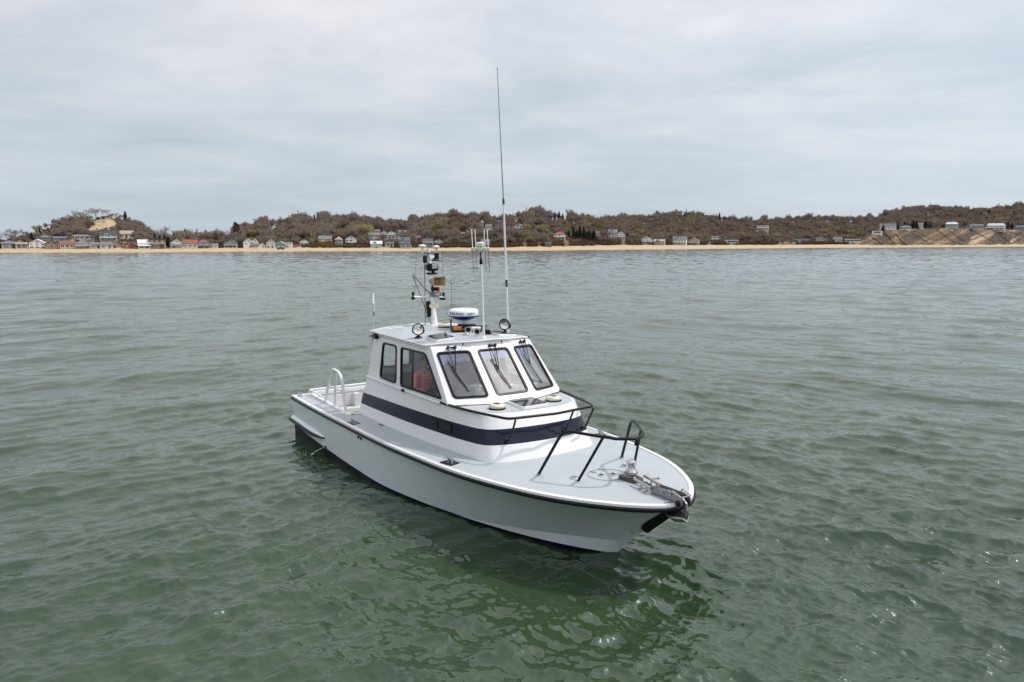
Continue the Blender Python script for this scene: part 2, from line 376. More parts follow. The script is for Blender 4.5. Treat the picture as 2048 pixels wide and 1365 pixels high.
# bearing u: depth of the waterline, beach width, beach-top level, terrace distance and level, ridge distance and level (levels as view angles)
PROFILE = np.array([
 (-500, 360, 30, 497.5, 75, 493, 170, 486), (0, 387, 30, 498, 75, 494, 170, 484), (30, 390, 30, 498, 75, 490, 165, 479), (60, 393, 30, 498, 75, 488, 165, 472),
 (100, 396, 30, 497.8, 70, 487, 160, 461), (137, 399, 30, 497.6, 65, 485, 160, 452), (165, 402, 30, 497.5, 60, 482, 155, 447), (200, 405, 30, 497.5, 60, 481, 150, 440),
 (222, 407, 30, 497.5, 60, 481, 150, 436.5), (240, 409, 30, 497.5, 60, 481, 150, 440), (265, 411, 30, 497.5, 60, 482, 150, 446), (290, 414, 30, 497.5, 60, 484, 150, 460),
 (315, 418, 30, 497.3, 70, 490, 150, 480), (345, 424, 30, 497.2, 80, 493, 160, 489.5), (420, 436, 30, 496.8, 80, 492, 160, 489), (465, 446, 30, 496.4, 80, 490, 160, 485),
 (495, 452, 30, 496.2, 80, 488, 170, 468), (520, 456, 30, 496.1, 80, 487, 170, 456), (560, 464, 30, 496, 85, 486, 175, 454), (600, 475, 28, 496, 80, 484, 180, 449),
 (650, 482, 26, 496.5, 75, 483, 180, 446), (760, 492, 26, 496.5, 75, 483, 190, 449), (850, 500, 26, 496.5, 80, 484, 190, 449), (905, 505, 26, 496.2, 80, 485, 190, 437),
 (950, 508, 26, 496, 80, 486, 190, 444), (1000, 512, 30, 495.8, 75, 482, 195, 447), (1075, 530, 34, 493.8, 80, 480, 200, 434.5), (1150, 560, 40, 492.8, 90, 478, 220, 448),
 (1230, 605, 44, 491.3, 95, 479, 240, 447), (1300, 655, 46, 490.6, 100, 486, 260, 439), (1390, 700, 50, 490.8, 110, 487, 290, 436), (1440, 740, 52, 490.5, 120, 486, 300, 444),
 (1500, 800, 56, 490.3, 120, 483, 320, 450), (1560, 850, 58, 490.5, 120, 484, 330, 446), (1600, 905, 60, 489.8, 120, 485.8, 340, 443.5), (1680, 960, 64, 489.5, 130, 485, 350, 443),
 (1715, 985, 64, 490, 130, 479, 360, 444), (1750, 1010, 60, 491.3, 130, 465, 370, 439), (1800, 1060, 60, 491.3, 140, 459.5, 390, 430), (1850, 1110, 60, 491, 150, 458, 400, 424),
 (1900, 1170, 60, 491, 150, 457, 420, 425), (1935, 1215, 60, 490.7, 150, 459, 430, 430), (1985, 1280, 62, 490, 160, 461, 450, 427), (2020, 1325, 64, 489.6, 160, 462, 470, 420),
 (2060, 1370, 64, 489.5, 160, 462, 480, 419), (2600, 1700, 66, 489.3, 180, 463, 520, 418)], float)
def prof(u):
    q = [np.interp(u, PROFILE[:, 0], PROFILE[:, k]) for k in range(1, 8)]; q[6] = q[6] + (2.0 + noise1(u, 31, 41) * 1.1 + noise1(u, 13, 42) * 0.5) * np.clip((np.asarray(u) - 470) / 60, 0, 1); return q
def lvl(y, D): return CAM_H + (HZ - y) / F2 * D
_g = np.random.default_rng(11); _NZ = [(_g.uniform(0.015, 0.09), _g.uniform(0.015, 0.09), _g.uniform(0, 6.3), _g.uniform(0, 6.3)) for _ in range(9)]
def rough_ground(x, y): return sum(np.sin(x * a + p) * np.sin(y * b + q) for a, b, p, q in _NZ) / 9
def ground(u, d):
    """height of the land at bearing u, d metres behind the waterline"""
    D0, bw, yb, d1, y1, d2, y2 = prof(u); D = D0 + d
    zb, z1, z2 = lvl(yb, D0 + bw), lvl(y1, D0 + d1), lvl(y2, D0 + d2)
    s = lambda t: np.clip(t, 0, 1)
    a = s((d - bw) / np.maximum(d1 - bw, 1)); b = s((d - d1 * 1.12) / (d2 - d1 * 1.12)); b = b * b * (3 - 2 * b) * 0.55 + b * 0.45
    z = np.where(d <= bw, zb * s(d / bw) ** 0.75 - 0.02 * np.maximum(-d, 0), zb + (z1 - zb) * (a * 0.6 + 0.4 * a * a * (3 - 2 * a)) + (z2 - z1) * b)
    z = z - np.maximum(d - d2 - 25, 0) * 0.10
    x = slope_of(u) * D
    return z + rough_ground(x, D) * np.clip((d - bw) / 40, 0, 1) * 2.2
def place(u, d):
    D = float(prof(u)[0] + d); return Vector((slope_of(u) * D, D, float(ground(np.array(float(u)), np.array(float(d))))))
def seek(u, y, dmin=None):
    """distance behind the waterline where the ground first rises to view level y"""
    D0, bw, yb, d1, y1, d2, y2 = [float(q) for q in prof(u)]; d = bw * 0.9 if dmin is None else dmin
    while d < d2 + 20:
        if float(ground(np.array(float(u)), np.array(d))) >= lvl(y, D0 + d): return d
        d += 1.0
    return d
def noise1(u, k, seed):
    g = np.random.default_rng(seed); a = g.uniform(-1, 1, 4000); q = np.asarray(u) / k + 1000; i = np.floor(q).astype(int); f = q - i; f = f * f * (3 - 2 * f)
    return a[i % 4000] * (1 - f) + a[(i + 1) % 4000] * f
def build_land():
    us = np.concatenate([np.linspace(-900, -60, 50)[:-1], np.linspace(-60, 2110, 900), np.linspace(2110, 2900, 40)[1:]])
    ts = np.concatenate([[-40, -8, -2], np.linspace(0, 0.16, 10), np.linspace(0.16, 1.0, 70)[1:], [1.05, 1.12, 1.25, 1.6, 2.5]])
    U, T = np.meshgrid(us, ts, indexing='xy')
    D0, bw, yb, d1, y1, d2, y2 = prof(U)
    d = np.where(T < 0, T, T * d2)
    wob = (noise1(U, 23, 1) * 1.6 + noise1(U, 7, 2) * 0.7) * np.clip(1 - np.abs(d) / 60, 0, 1)
    Z = ground(U, d + wob); D = D0 + d; X = slope_of(U) * D
    co = np.stack([X, D, Z], -1).reshape(-1, 3)
    # what lies on the ground: 1 sand, 0 leaf litter; and dry grass
    sand = np.clip(1 - (d - bw * 0.96 - noise1(U, 9, 3) * 5) / 5, 0, 1)
    el = HZ - (Z - CAM_H) / D * F2
    cut = np.exp(-((U - 222) / 21) ** 2 - ((el - 449) / 8.5) ** 2) * (1.35 + 0.5 * noise1(U, 5, 61) + 0.4 * noise1(el * 3 + U, 6, 62)) + np.exp(-((U - 197) / 18) ** 2 - ((el - 463) / 8) ** 2) * 0.75
    cut = np.minimum(cut, 0.58)
    bl = np.clip((U - 1690) / 30, 0, 1) * np.clip((d1 * 1.1 - d) / 20, 0, 1) * (d > bw)
    patch = np.clip(noise1(U, 16, 5) * 0.8 + noise1(U + el * 2.4, 9, 6) * 0.7 + (U - 1960) / 300, 0, 1) * bl * 0.62
    tail = np.clip((U - 590) / 10, 0, 1) * np.clip((860 - U) / 10, 0, 1) * np.clip((bw + 16 - d) / 6, 0, 1) * np.clip(noise1(U, 12, 8) + 0.3, 0, 1)
    t2 = np.exp(-((U - 1560) / 50) ** 2 - ((el - 481) / 7) ** 2) * np.clip(noise1(U, 8, 9) + 0.4, 0, 1)
    sand = np.clip(np.maximum.reduce([sand, cut, patch, tail, t2]), 0, 1)
    grass = np.clip(np.maximum(bl, np.exp(-((U - 85) / 60) ** 2) * np.clip((d - 70) / 30, 0, 1)), 0, 1)
    tone = np.clip(0.39 + 0.20 * noise1(U, 21, 71) + 0.22 * noise1(U + el * 1.9, 10, 72) + 0.16 * noise1(U - el * 2.6, 5, 73) + 0.10 * noise1(el * 4, 6, 74), 0, 1)
    wet = np.clip(1 - (d - 1.2) / 2.2, 0, 1)
    nr, nc = U.shape; i, j = np.meshgrid(np.arange(nr - 1), np.arange(nc - 1), indexing='ij'); a = (i * nc + j).ravel()
    f = np.stack([a, a + 1, a + nc + 1, a + nc], 1)
    db = d[:-1, :-1].ravel()
    m = bpy.data.materials.new('shore_ground'); m.use_nodes = True; t = NT(m.node_tree); p = m.node_tree.nodes['Principled BSDF']
    pos = t.add('ShaderNodeNewGeometry').outputs['Position']
    at = lambda n: t.add('ShaderNodeAttribute', attribute_name=n).outputs['Fac']
    n1 = t.noise(pos, 0.25, 5, 0.65); n2 = t.noise(pos, 0.05, 4)
    sandc = t.ramp(n1, [(0.3, (0.36, 0.265, 0.16)), (0.7, (0.48, 0.365, 0.23))])
    lit = t.ramp(n1, [(0.25, (0.085, 0.060, 0.042)), (0.6, (0.15, 0.10, 0.065)), (0.8, (0.17, 0.14, 0.075))])
    gr = t.ramp(t.math('ADD', t.math('MULTIPLY', n1, 0.4), t.math('MULTIPLY', at('tone'), 0.6)), [(0.34, (0.048, 0.031, 0.019)), (0.43, (0.092, 0.060, 0.033)), (0.51, (0.135, 0.092, 0.048)), (0.58, (0.20, 0.14, 0.072)), (0.66, (0.32, 0.225, 0.13))])
    c = t.mix(at('grass'), lit, gr)
    sm = t.math('MULTIPLY', t.math('SUBTRACT', t.math('ADD', at('sand'), t.math('MULTIPLY', n1, 1.1)), 0.80), 3.0, True)
    c = t.mix(sm, c, sandc); c = t.mix(t.math('MULTIPLY', at('wet'), 0.75), c, (0.13, 0.095, 0.06, 1))
    t.put(p.inputs['Base Color'], c); p.inputs['Roughness'].default_value = 0.9
    b = t.add('ShaderNodeBump', {'Strength': 0.8, 'Distance': 0.5, 'Height': t.noise(pos, 0.6, 4)}); t.put(p.inputs['Normal'], b.outputs[0])
    half = ts.searchsorted(0.28)
    for name, sel, lab in (('beach', i.ravel() < half, 'tan sand beach along the far shore'), ('hills', i.ravel() >= half, 'wooded brown dune hills behind the beach')):
        ff = f[sel]; used, inv = np.unique(ff, return_inverse=True); ff = inv.reshape(-1, 4)
        me = bpy.data.meshes.new(name); me.from_pydata(co[used].tolist(), [], ff.tolist())
        for an, arr in (('sand', sand), ('grass', grass), ('wet', wet), ('tone', tone)):
            q = me.attributes.new(an, 'FLOAT', 'POINT'); q.data.foreach_set('value', arr.ravel()[used].astype(np.float32))
        me.materials.append(m); me.polygons.foreach_set('use_smooth', [True] * len(me.polygons)); me.update()
        tag(link(bpy.data.objects.new(name, me)), lab, kind='structure')
build_land()

# ------------------------------------------------------------------ houses along the shore
HC = {'white': (0.72, 0.72, 0.70), 'grey': (0.30, 0.32, 0.33), 'cream': (0.62, 0.56, 0.38), 'beige': (0.42, 0.38, 0.31), 'brown': (0.17, 0.115, 0.08), 'redbrown': (0.20, 0.085, 0.06),
      'blue': (0.40, 0.49, 0.53), 'sage': (0.33, 0.36, 0.30), 'teal': (0.10, 0.26, 0.26), 'dark': (0.075, 0.075, 0.08), 'palegrey': (0.50, 0.52, 0.54),
      'rgrey': (0.15, 0.155, 0.165), 'rblue': (0.10, 0.125, 0.17), 'rbrown': (0.13, 0.10, 0.085), 'rred': (0.25, 0.075, 0.05), 'rsilver': (0.62, 0.63, 0.65), 'rdark': (0.05, 0.052, 0.058), 'rtan': (0.34, 0.28, 0.22)}
def hm(n): return mat('house_' + n, HC[n], 0.75, var=0.08, scale=0.8, rvar=0.05)
WPANE = mat('house_pane', (0.028, 0.035, 0.045), 0.12, var=0.4, scale=0.7)
TRIM = mat('house_trim', (0.74, 0.74, 0.72), 0.6)
def window_mesh():
    b = MB(); fw = 0.11
    for c, s in (((0, -0.03, 0.5 - fw / 2), (1, 0.10, fw)), ((0, -0.03, -0.5 + fw / 2), (1, 0.10, fw)), ((-0.5 + fw / 2, -0.03, 0), (fw, 0.10, 1 - 2 * fw)), ((0.5 - fw / 2, -0.03, 0), (fw, 0.10, 1 - 2 * fw)), ((0, -0.025, 0), (0.07, 0.07, 1 - 2 * fw))): b.box(c, s)
    return b.mesh('window', TRIM, 0)
def pane_mesh(): return MB().box((0, -0.005, 0), (0.86, 0.05, 0.86)).mesh('pane', WPANE, 0)
WIN_ME, PANE_ME = window_mesh(), pane_mesh()
PANE_BARE = MB().box((0, -0.02, 0), (1, 0.08, 1)).mesh('window', WPANE, 0)
def add_window(parent, x, y, z, w_, h_, rz=0.0, framed=True):
    o = link(bpy.data.objects.new('window', WIN_ME if framed else PANE_BARE), parent); o.location = (x, y, z); o.scale = (w_, 1, h_); o.rotation_euler = (0, 0, rz)
    if framed: link(bpy.data.objects.new('pane', PANE_ME), o)
    return o
HOUSES = []
def house(u0, u1, yt, yb, style, wall, roof, desc, storeys=2, extra='', group='houses along the far shore'):
    uc = (u0 + u1) / 2; d = seek(uc, yb); P = place(uc, d); D = P.y
    W = (u1 - u0) / F2 * D; H = (yb - yt) / F2 * D; HOUSES.append((u0, u1, D, yt, yb))
    rg = random.Random(int(u0 * 7 + yb)); dep = max(5.5, min(W * rg.uniform(0.8, 1.1), 11))
    if W > 11: dep = 8
    root = empty('house', P, -math.atan(slope_of(uc)) + rg.uniform(-0.12, 0.12)); tag(root, desc, 'house', group)
    ov = 0.35; hw = H * {'gf': 0.60, 'gs': 0.62, 'hip': 0.66, 'flat': 0.93}[style]; y0, y1 = -dep * 0.1, dep * 0.9
    b = MB(); x0, x1 = -W / 2, W / 2; base = -3.5
    b.box((0, (y0 + y1) / 2, (hw + base) / 2), (W, dep, hw - base))
    rf = MB(); th = 0.22
    if style == 'gf':
        for yy, s in ((y0, 1), (y1 - 0.2, 1)): b.prism([(x0, yy, hw), (x1, yy, hw), (0, yy, H - 0.15)], (0, 0.2, 0))
        for sx in (-1, 1):
            e = sx * (W / 2 + ov); ez = hw - ov * (H - hw) / (W / 2)
            rf.prism([(e, y0 - ov, ez), (0, y0 - ov, H - 0.05), (0, y0 - ov, H + th), (e, y0 - ov, ez + th)], (0, dep + 2 * ov, 0))
    elif style == 'gs':
        ym = (y0 + y1) / 2
        for xx in (x0, x1 - 0.2): b.prism([(xx, y0, hw), (xx, y1, hw), (xx, ym, H - 0.15)], (0.2, 0, 0))
        for sy in (-1, 1):
            e = ym + sy * (dep / 2 + ov); ez = hw - ov * (H - hw) / (dep / 2)
            rf.prism([(x0 - ov, e, ez), (x0 - ov, ym, H - 0.05), (x0 - ov, ym, H + th), (x0 - ov, e, ez + th)], (W + 2 * ov, 0, 0))
    elif style == 'hip':
        r = max(0.3, W / 2 - dep * 0.42); ym = (y0 + y1) / 2; e = ov
        lo = [(x0 - e, y0 - e, hw), (x1 + e, y0 - e, hw), (x1 + e, y1 + e, hw), (x0 - e, y1 + e, hw)]; a, c = (-r, ym, H), (r, ym, H)
        rf.add(lo + [a, c], [(0, 1, 5, 4), (1, 2, 5), (2, 3, 4, 5), (3, 0, 4), (3, 2, 1, 0)])
        rf.box((0, ym, hw - 0.1), (W + 2 * e, dep + 2 * e, 0.2))
    else:
        rf.box((0, (y0 + y1) / 2, hw + 0.15), (W + 2 * ov, dep + 2 * ov, 0.32))
    wl = b.build('wall', hm(wall), root, 0); rfo = rf.build('roof', hm(roof), root, 0)
    if 'c' in extra:
        MB().box((W * 0.22, dep * 0.4, H * 0.95), (0.7, 0.7, H * 0.34)).build('chimney', hm('brown'), rfo, 0)
    if 'd' in extra:
        dm = MB(); dm.box((-W * 0.12, y0 + dep * 0.2, hw + (H - hw) * 0.35), (W * 0.26, dep * 0.4, (H - hw) * 0.7)); do = dm.build('dormer', hm(wall), root, 0)
        MB().prism([(-W * 0.28, y0 - 0.2, hw + (H - hw) * 0.68), (W * 0.04, y0 - 0.2, hw + (H - hw) * 0.68), (-W * 0.12, y0 - 0.2, H * 1.0)], (0, dep * 0.5, 0)).build('dormer_roof', hm(roof), root, 0)
        add_window(do, -W * 0.12, y0 - 0.02, hw + (H - hw) * 0.38, W * 0.16, (H - hw) * 0.42)
    sh = hw / storeys; nw = max(2, int(round(W / 2.9)))
    for s in range(storeys):
        zc_ = sh * (s + 0.55); hh = min(1.5, sh * 0.52)
        big = ('g' in extra and s == 0)
        for q in range(nw):
            xx = x0 + W * (q + 0.5) / nw
            ww = W / nw * (0.82 if big else rg.choice((0.42, 0.5, 0.6)))
            if s == 0 and q == nw // 2 and not big and rg.random() < 0.6:
                dr = MB().box((xx, y0 - 0.04, sh * 0.42), (min(1.0, W / nw * 0.5), 0.1, sh * 0.8)).build('door', hm(rg.choice(('dark', 'white', 'brown'))), root, 0); continue
            if rg.random() < 0.1: continue
            add_window(root, xx, y0 - 0.01, zc_, ww, hh * (1.25 if big else 1), framed=D < 760)
    if style == 'gf' and H - hw > 1.4: add_window(root, 0, y0 - 0.01, hw + (H - hw) * 0.33, W * 0.2, (H - hw) * 0.38, framed=D < 760)
    for sx in (-1, 1):
        add_window(root, sx * (W / 2 + 0.01), y0 + dep * 0.45, sh * 0.6, dep * 0.22, min(1.3, sh * 0.5), rz=sx * math.pi / 2, framed=D < 760)
    def rail(z, pd, w_=W):
        q = MB(); n = max(4, int(w_ / 1.1))
        for k in range(n + 1): q.box((-w_ / 2 + w_ * k / n, y0 - pd, z + 0.45), (0.09, 0.09, 0.9))
        q.box((0, y0 - pd, z + 0.92), (w_ + 0.1, 0.12, 0.1)); q.box((0, y0 - pd, z + 0.5), (w_, 0.06, 0.06)); return q
    if 'b' in extra:                                    # balcony across the front
        z = sh * (storeys - 1) if storeys > 1 else sh * 0.1; pd = 1.7
        q = MB().box((0, y0 - pd / 2, z), (W * 1.02, pd, 0.2))
        for k in range(3): q.box((x0 + 0.2 + (W - 0.4) * k / 2, y0 - pd + 0.15, (z + base) / 2), (0.2, 0.2, z - base))
        bo = q.build('balcony', hm('white' if wall in ('white', 'cream', 'blue', 'palegrey') else 'palegrey'), root, 0)
        rail(z + 0.1, pd - 0.1).build('railing', TRIM, bo, 0)
    if 'p' in extra:                                    # roofed porch
        pd = 2.2; z = sh * 0.95
        q = MB().box((0, y0 - pd / 2, 0.1), (W * 0.98, pd, 0.25))
        n = max(2, int(W / 2.5))
        for k in range(n + 1): q.box((x0 + 0.15 + (W - 0.3) * k / n, y0 - pd + 0.15, z / 2), (0.18, 0.18, z))
        po = q.build('porch', TRIM, root, 0)
        MB().prism([(x0 - 0.3, y0 - pd - 0.3, z), (x0 - 0.3, y0, z + 0.9), (x0 - 0.3, y0, z + 1.08), (x0 - 0.3, y0 - pd - 0.3, z + 0.18)], (W + 0.6, 0, 0)).build('porch_roof', hm(roof), po, 0)
    if 't' in extra:                                    # cupola
        MB().box((0, (y0 + y1) / 2, H + 0.5), (1.6, 1.6, 1.6)).lathe([(1.5, 1.25), (0.05, 2.2)], (0, (y0 + y1) / 2, H), n=4).build('cupola', hm(wall), rfo, 0)
    return root
HL = [
 (-2, 13, 481, 498, 'gf', 'brown', 'rbrown', 'brown grey cottage cut by the left edge of the picture', 1, 'p'),
 (15, 40, 482, 498, 'hip', 'palegrey', 'rgrey', 'low grey hip roofed cottage with white porch, second from the left on the beach', 1, 'p'),
 (41, 60, 481.7, 498, 'gf', 'sage', 'rtan', 'sage gable cottage just left of the big white gabled one', 1, 'p'),
 (69, 97, 479.5, 498, 'gf', 'white', 'rsilver', 'wide bright white gable cottage below the left grassy slope', 2, 'g'),
 (88, 111, 472.5, 482, 'gs', 'grey', 'rgrey', 'grey roofed house behind the wide white gable cottage', 1, 'c'),
 (101, 121, 481, 498, 'gf', 'brown', 'rbrown', 'brown gable cottage with white trim right of the wide white one', 2, ''),
 (118, 145, 474, 483, 'gs', 'grey', 'rblue', 'slate blue roofed house behind brown cottages at the left dune foot', 1, ''),
 (130, 155, 483, 498, 'gs', 'beige', 'redbrown', 'beige cottage with a red brown roof at the left dune foot', 1, 'g'),
 (152, 193, 470, 480.5, 'hip', 'cream', 'rgrey', 'long low cream house part way up the left dune', 1, 'g'),
 (160, 186, 481.5, 497.5, 'hip', 'sage', 'rgrey', 'grey green hip roofed cottage below the long cream house', 2, 'b'),
 (188, 208, 485.5, 497.5, 'gs', 'beige', 'rgrey', 'beige row house with small windows, left one of the joined pair', 1, ''),
 (209, 231, 485.2, 497.5, 'gs', 'palegrey', 'rgrey', 'pale row house with small windows, right one of the joined pair', 1, ''),
 (210, 239, 464, 482, 'gs', 'palegrey', 'rdark', 'tall dark roofed house with white deck right below the sand scar', 2, 'bd'),
 (249.5, 272.6, 463, 478.5, 'gs', 'white', 'rtan', 'steep tan roofed white house high right of the sand scar', 1, ''),
 (256, 275, 483.7, 497.5, 'gf', 'redbrown', 'rbrown', 'small red brown gable cottage on the beach under the sand scar', 1, ''),
 (284, 305, 480.3, 497.5, 'gs', 'palegrey', 'rsilver', 'cottage with a bright silver roof and white awning', 2, 'p'),
 (306, 335, 478, 497.5, 'flat', 'brown', 'rdark', 'dark flat roofed house with balcony, right of the silver roof', 2, 'bg'),
 (348, 371, 478.6, 497.5, 'gf', 'white', 'rgrey', 'white gabled house with porch between dark conifers at the left', 2, 'p'),
 (373, 399, 480.7, 497.5, 'gs', 'palegrey', 'rred', 'house with the rust red roof on the low left shore', 1, ''),
 (402, 423, 480, 496.8, 'hip', 'brown', 'rbrown', 'brown hip roofed house right of the rust red roof', 2, 'b'),
 (427, 440, 488, 496.5, 'flat', 'white', 'rsilver', 'small white shed on the low shore between bare trees', 1, ''),
 (455, 478, 480, 496.3, 'gf', 'grey', 'rgrey', 'grey gabled house below the lone tall pine', 2, 'p'),
 (492, 512, 478, 496.3, 'gf', 'white', 'rsilver', 'white gabled house, left half of a double gable', 2, 'g'),
 (508, 522, 477, 496.2, 'gf', 'white', 'rgrey', 'white gabled house, right half of a double gable', 2, 'p'),
 (522.5, 534, 486, 496.2, 'gf', 'white', 'rgrey', 'smallest white gable cottage, right of the double gable', 1, ''),
 (537, 553, 479.5, 496.2, 'gf', 'white', 'rgrey', 'narrow tall white gabled house with dark windows', 2, ''),
 (543, 555, 459, 465, 'gs', 'grey', 'rgrey', 'small grey house hidden high in the wood above the white cottages', 1, ''),
 (555.5, 575, 484, 496.2, 'gf', 'teal', 'rsilver', 'beach house with teal front and white gable', 1, 'b'),
 (576, 588, 484, 496.2, 'flat', 'white', 'rgrey', 'boxy white house right beside the teal fronted one', 2, ''),
 (604, 620, 478.5, 490.8, 'gf', 'white', 'rdark', 'white gabled house on the slope above the dark beach car', 2, 'b'),
 (641, 666, 472.6, 489.2, 'gs', 'palegrey', 'rgrey', 'pale house with white chimney behind yellow bushes', 2, 'cb'),
 (673.5, 687, 474, 490.6, 'hip', 'grey', 'rtan', 'narrow tall blue grey house between two white ones', 2, 'g'),
 (694, 716, 472, 487.3, 'gf', 'white', 'rgrey', 'white gabled house with a wide dark glazed front on the bank', 1, 'gb'),
 (740, 762, 466.6, 480, 'gs', 'grey', 'rgrey', 'grey roofed house with white balcony above the light blue cottage', 1, 'b'),
 (744, 766, 483, 496.3, 'gs', 'blue', 'rsilver', 'light blue cottage at the beach edge left of the mast', 2, 'd'),
 (739, 748, 455, 467, 'gs', 'palegrey', 'rgrey', 'narrow grey house, highest of the hillside cluster left of the mast', 2, ''),
 (753, 763, 461, 468, 'gs', 'palegrey', 'rgrey', 'small grey roofed house at the top of the hillside cluster', 1, ''),
 (765, 777, 461.5, 471.5, 'gf', 'white', 'rdark', 'white gabled house in the hillside cluster, left of two', 2, ''),
 (778, 793, 463, 474, 'gf', 'white', 'rgrey', 'white gabled house in the hillside cluster, right of two', 2, 'b'),
 (772, 799, 471.5, 479.5, 'flat', 'white', 'rgrey', 'long white terrace under the hillside cluster', 1, 'g'),
 (774, 789, 482, 494.5, 'gf', 'white', 'rblue', 'white cottage with dark blue roof and porch near the beach', 1, 'p'),
 (800, 820, 462, 473, 'gs', 'grey', 'rgrey', 'weathered grey house behind and above the blue roofed one', 2, 'd'),
 (800, 821, 476, 492, 'gs', 'grey', 'rblue', 'blue grey roofed house with a dark arched gable', 2, 'db'),
 (803, 823, 489.5, 498, 'flat', 'grey', 'rgrey', 'low grey beach terrace below the arched gable house', 1, 'g'),
 (832, 846, 472, 483, 'gs', 'brown', 'rbrown', 'brown house above the sandy track left of the mast', 2, ''),
 (847, 867, 477, 494.5, 'flat', 'grey', 'rgrey', 'flat topped grey house with balconies right behind the mast', 2, 'bg'),
 (868, 887, 479, 488.5, 'gf', 'white', 'rgrey', 'small white twin gabled house right of the mast head', 1, ''),
 (919, 930, 466, 474, 'gs', 'dark', 'rgrey', 'dark cabin lost in the trees left of the antenna cluster', 1, ''),
 (955, 968, 445, 456, 'gf', 'palegrey', 'rgrey', 'grey white house near the ridge, leftmost of four', 2, ''),
 (972, 984, 449.6, 465.5, 'gs', 'white', 'rgrey', 'tall white house with balcony near the ridge by the whip antenna', 2, 'b'),
 (991, 1008, 441, 455.5, 'hip', 'grey', 'rdark', 'dark hip roofed mansion on the ridge behind the whip antenna', 2, 'c'),
 (1026, 1050, 448.7, 463, 'hip', 'white', 'rgrey', 'wide white house with grey hip roof right of the whip antenna', 2, 'bd'),
 (963, 979.5, 480, 492.5, 'gs', 'palegrey', 'rgrey', 'pale house low in the trees behind the antenna cluster', 2, 'b'),
 (1107, 1129, 464, 480.5, 'hip', 'white', 'rred', 'white house with the bright red roof above the mid bank', 2, 'bg'),
 (1139, 1156, 473.5, 480, 'flat', 'white', 'rdark', 'low white bungalow beside dark conifers', 1, 'g'),
 (1189, 1200, 464, 474.5, 'gs', 'palegrey', 'rgrey', 'small pale house right of the dark conifers', 2, ''),
 (1090, 1102, 484.6, 494.5, 'gs', 'dark', 'rdark', 'dark boathouse low at the mid beach', 1, ''),
 (1215, 1232, 460, 478, 'gs', 'palegrey', 'rgrey', 'big grey shingled house on the mid bluff, left wing', 2, 'd'),
 (1231, 1248, 463, 479.8, 'gf', 'white', 'rgrey', 'big white balcony house on the mid bluff, right wing', 2, 'bg'),
 (1280, 1301, 473, 488.3, 'gf', 'white', 'rblue', 'white house with a steep slate blue roof', 2, 'b'),
 (1305, 1326, 479.3, 490.3, 'gs', 'beige', 'rtan', 'beige roofed cottage right of the slate blue roof', 1, 'd'),
 (1343, 1369, 474, 490.4, 'gs', 'white', 'rgrey', 'large white house with two rows of dark windows at the beach', 2, 'bd'),
 (1373, 1394, 476, 490.4, 'gf', 'beige', 'rtan', 'beige gabled house right beside the large white one', 2, 'b'),
 (1417, 1435, 471.5, 484.5, 'flat', 'white', 'rgrey', 'white boxy house half hidden in brown trees', 2, 'g'),
 (1446, 1472, 479.5, 488.5, 'flat', 'white', 'rblue', 'long low white house on the mid right shore', 1, 'g'),
 (1508, 1531, 451, 462.5, 'flat', 'white', 'rgrey', 'lone white square house high in the wood', 2, 'b'),
 (1584, 1612, 478, 485.8, 'gs', 'white', 'rdark', 'low white house with a white beach stair', 1, 'g'),
 (1624, 1640, 472.6, 485.6, 'gf', 'palegrey', 'rdark', 'black and white gabled house on the right shore', 2, 'gb'),
 (1641, 1653, 474, 485, 'gf', 'grey', 'rgrey', 'dark grey gabled house beside the black and white one', 2, ''),
 (1661, 1677, 475, 485.6, 'gs', 'palegrey', 'rgrey', 'grey roofed cottage right of the dark gabled house', 1, 'b'),
 (1684, 1713, 478, 485.8, 'flat', 'white', 'rgrey', 'long flat white house at the foot of the bluff', 1, 'g'),
 (1737, 1756, 462, 470, 'flat', 'white', 'rdark', 'dark roofed low house at the left end of the bluff', 1, 'g'),
 (1751, 1781, 448.5, 461, 'gs', 'white', 'rgrey', 'long pale house with grey roof on the bluff top', 1, 'c'),
 (1792, 1812, 451, 460.5, 'gf', 'white', 'rgrey', 'white gabled house with dark windows on the bluff top', 1, 'g'),
 (1823, 1835, 447.6, 458.5, 'gs', 'white', 'rgrey', 'small white house between conifers on the bluff top', 1, ''),
 (1882, 1904, 445.5, 456.5, 'hip', 'blue', 'rsilver', 'pale blue hip roofed house with cupola on the bluff', 1, 't'),
 (1928, 1955, 449, 459, 'hip', 'palegrey', 'rgrey', 'low pale grey house on the bluff left of the white mansion', 1, 'cg'),
 (1963, 1995, 448, 461, 'hip', 'white', 'rsilver', 'white mansion with wide veranda on the right bluff', 2, 'pg'),
 (2019, 2036, 452, 460.5, 'gs', 'blue', 'rgrey', 'small blue house farthest right on the bluff', 1, ''),
]
for a in HL: house(*a)

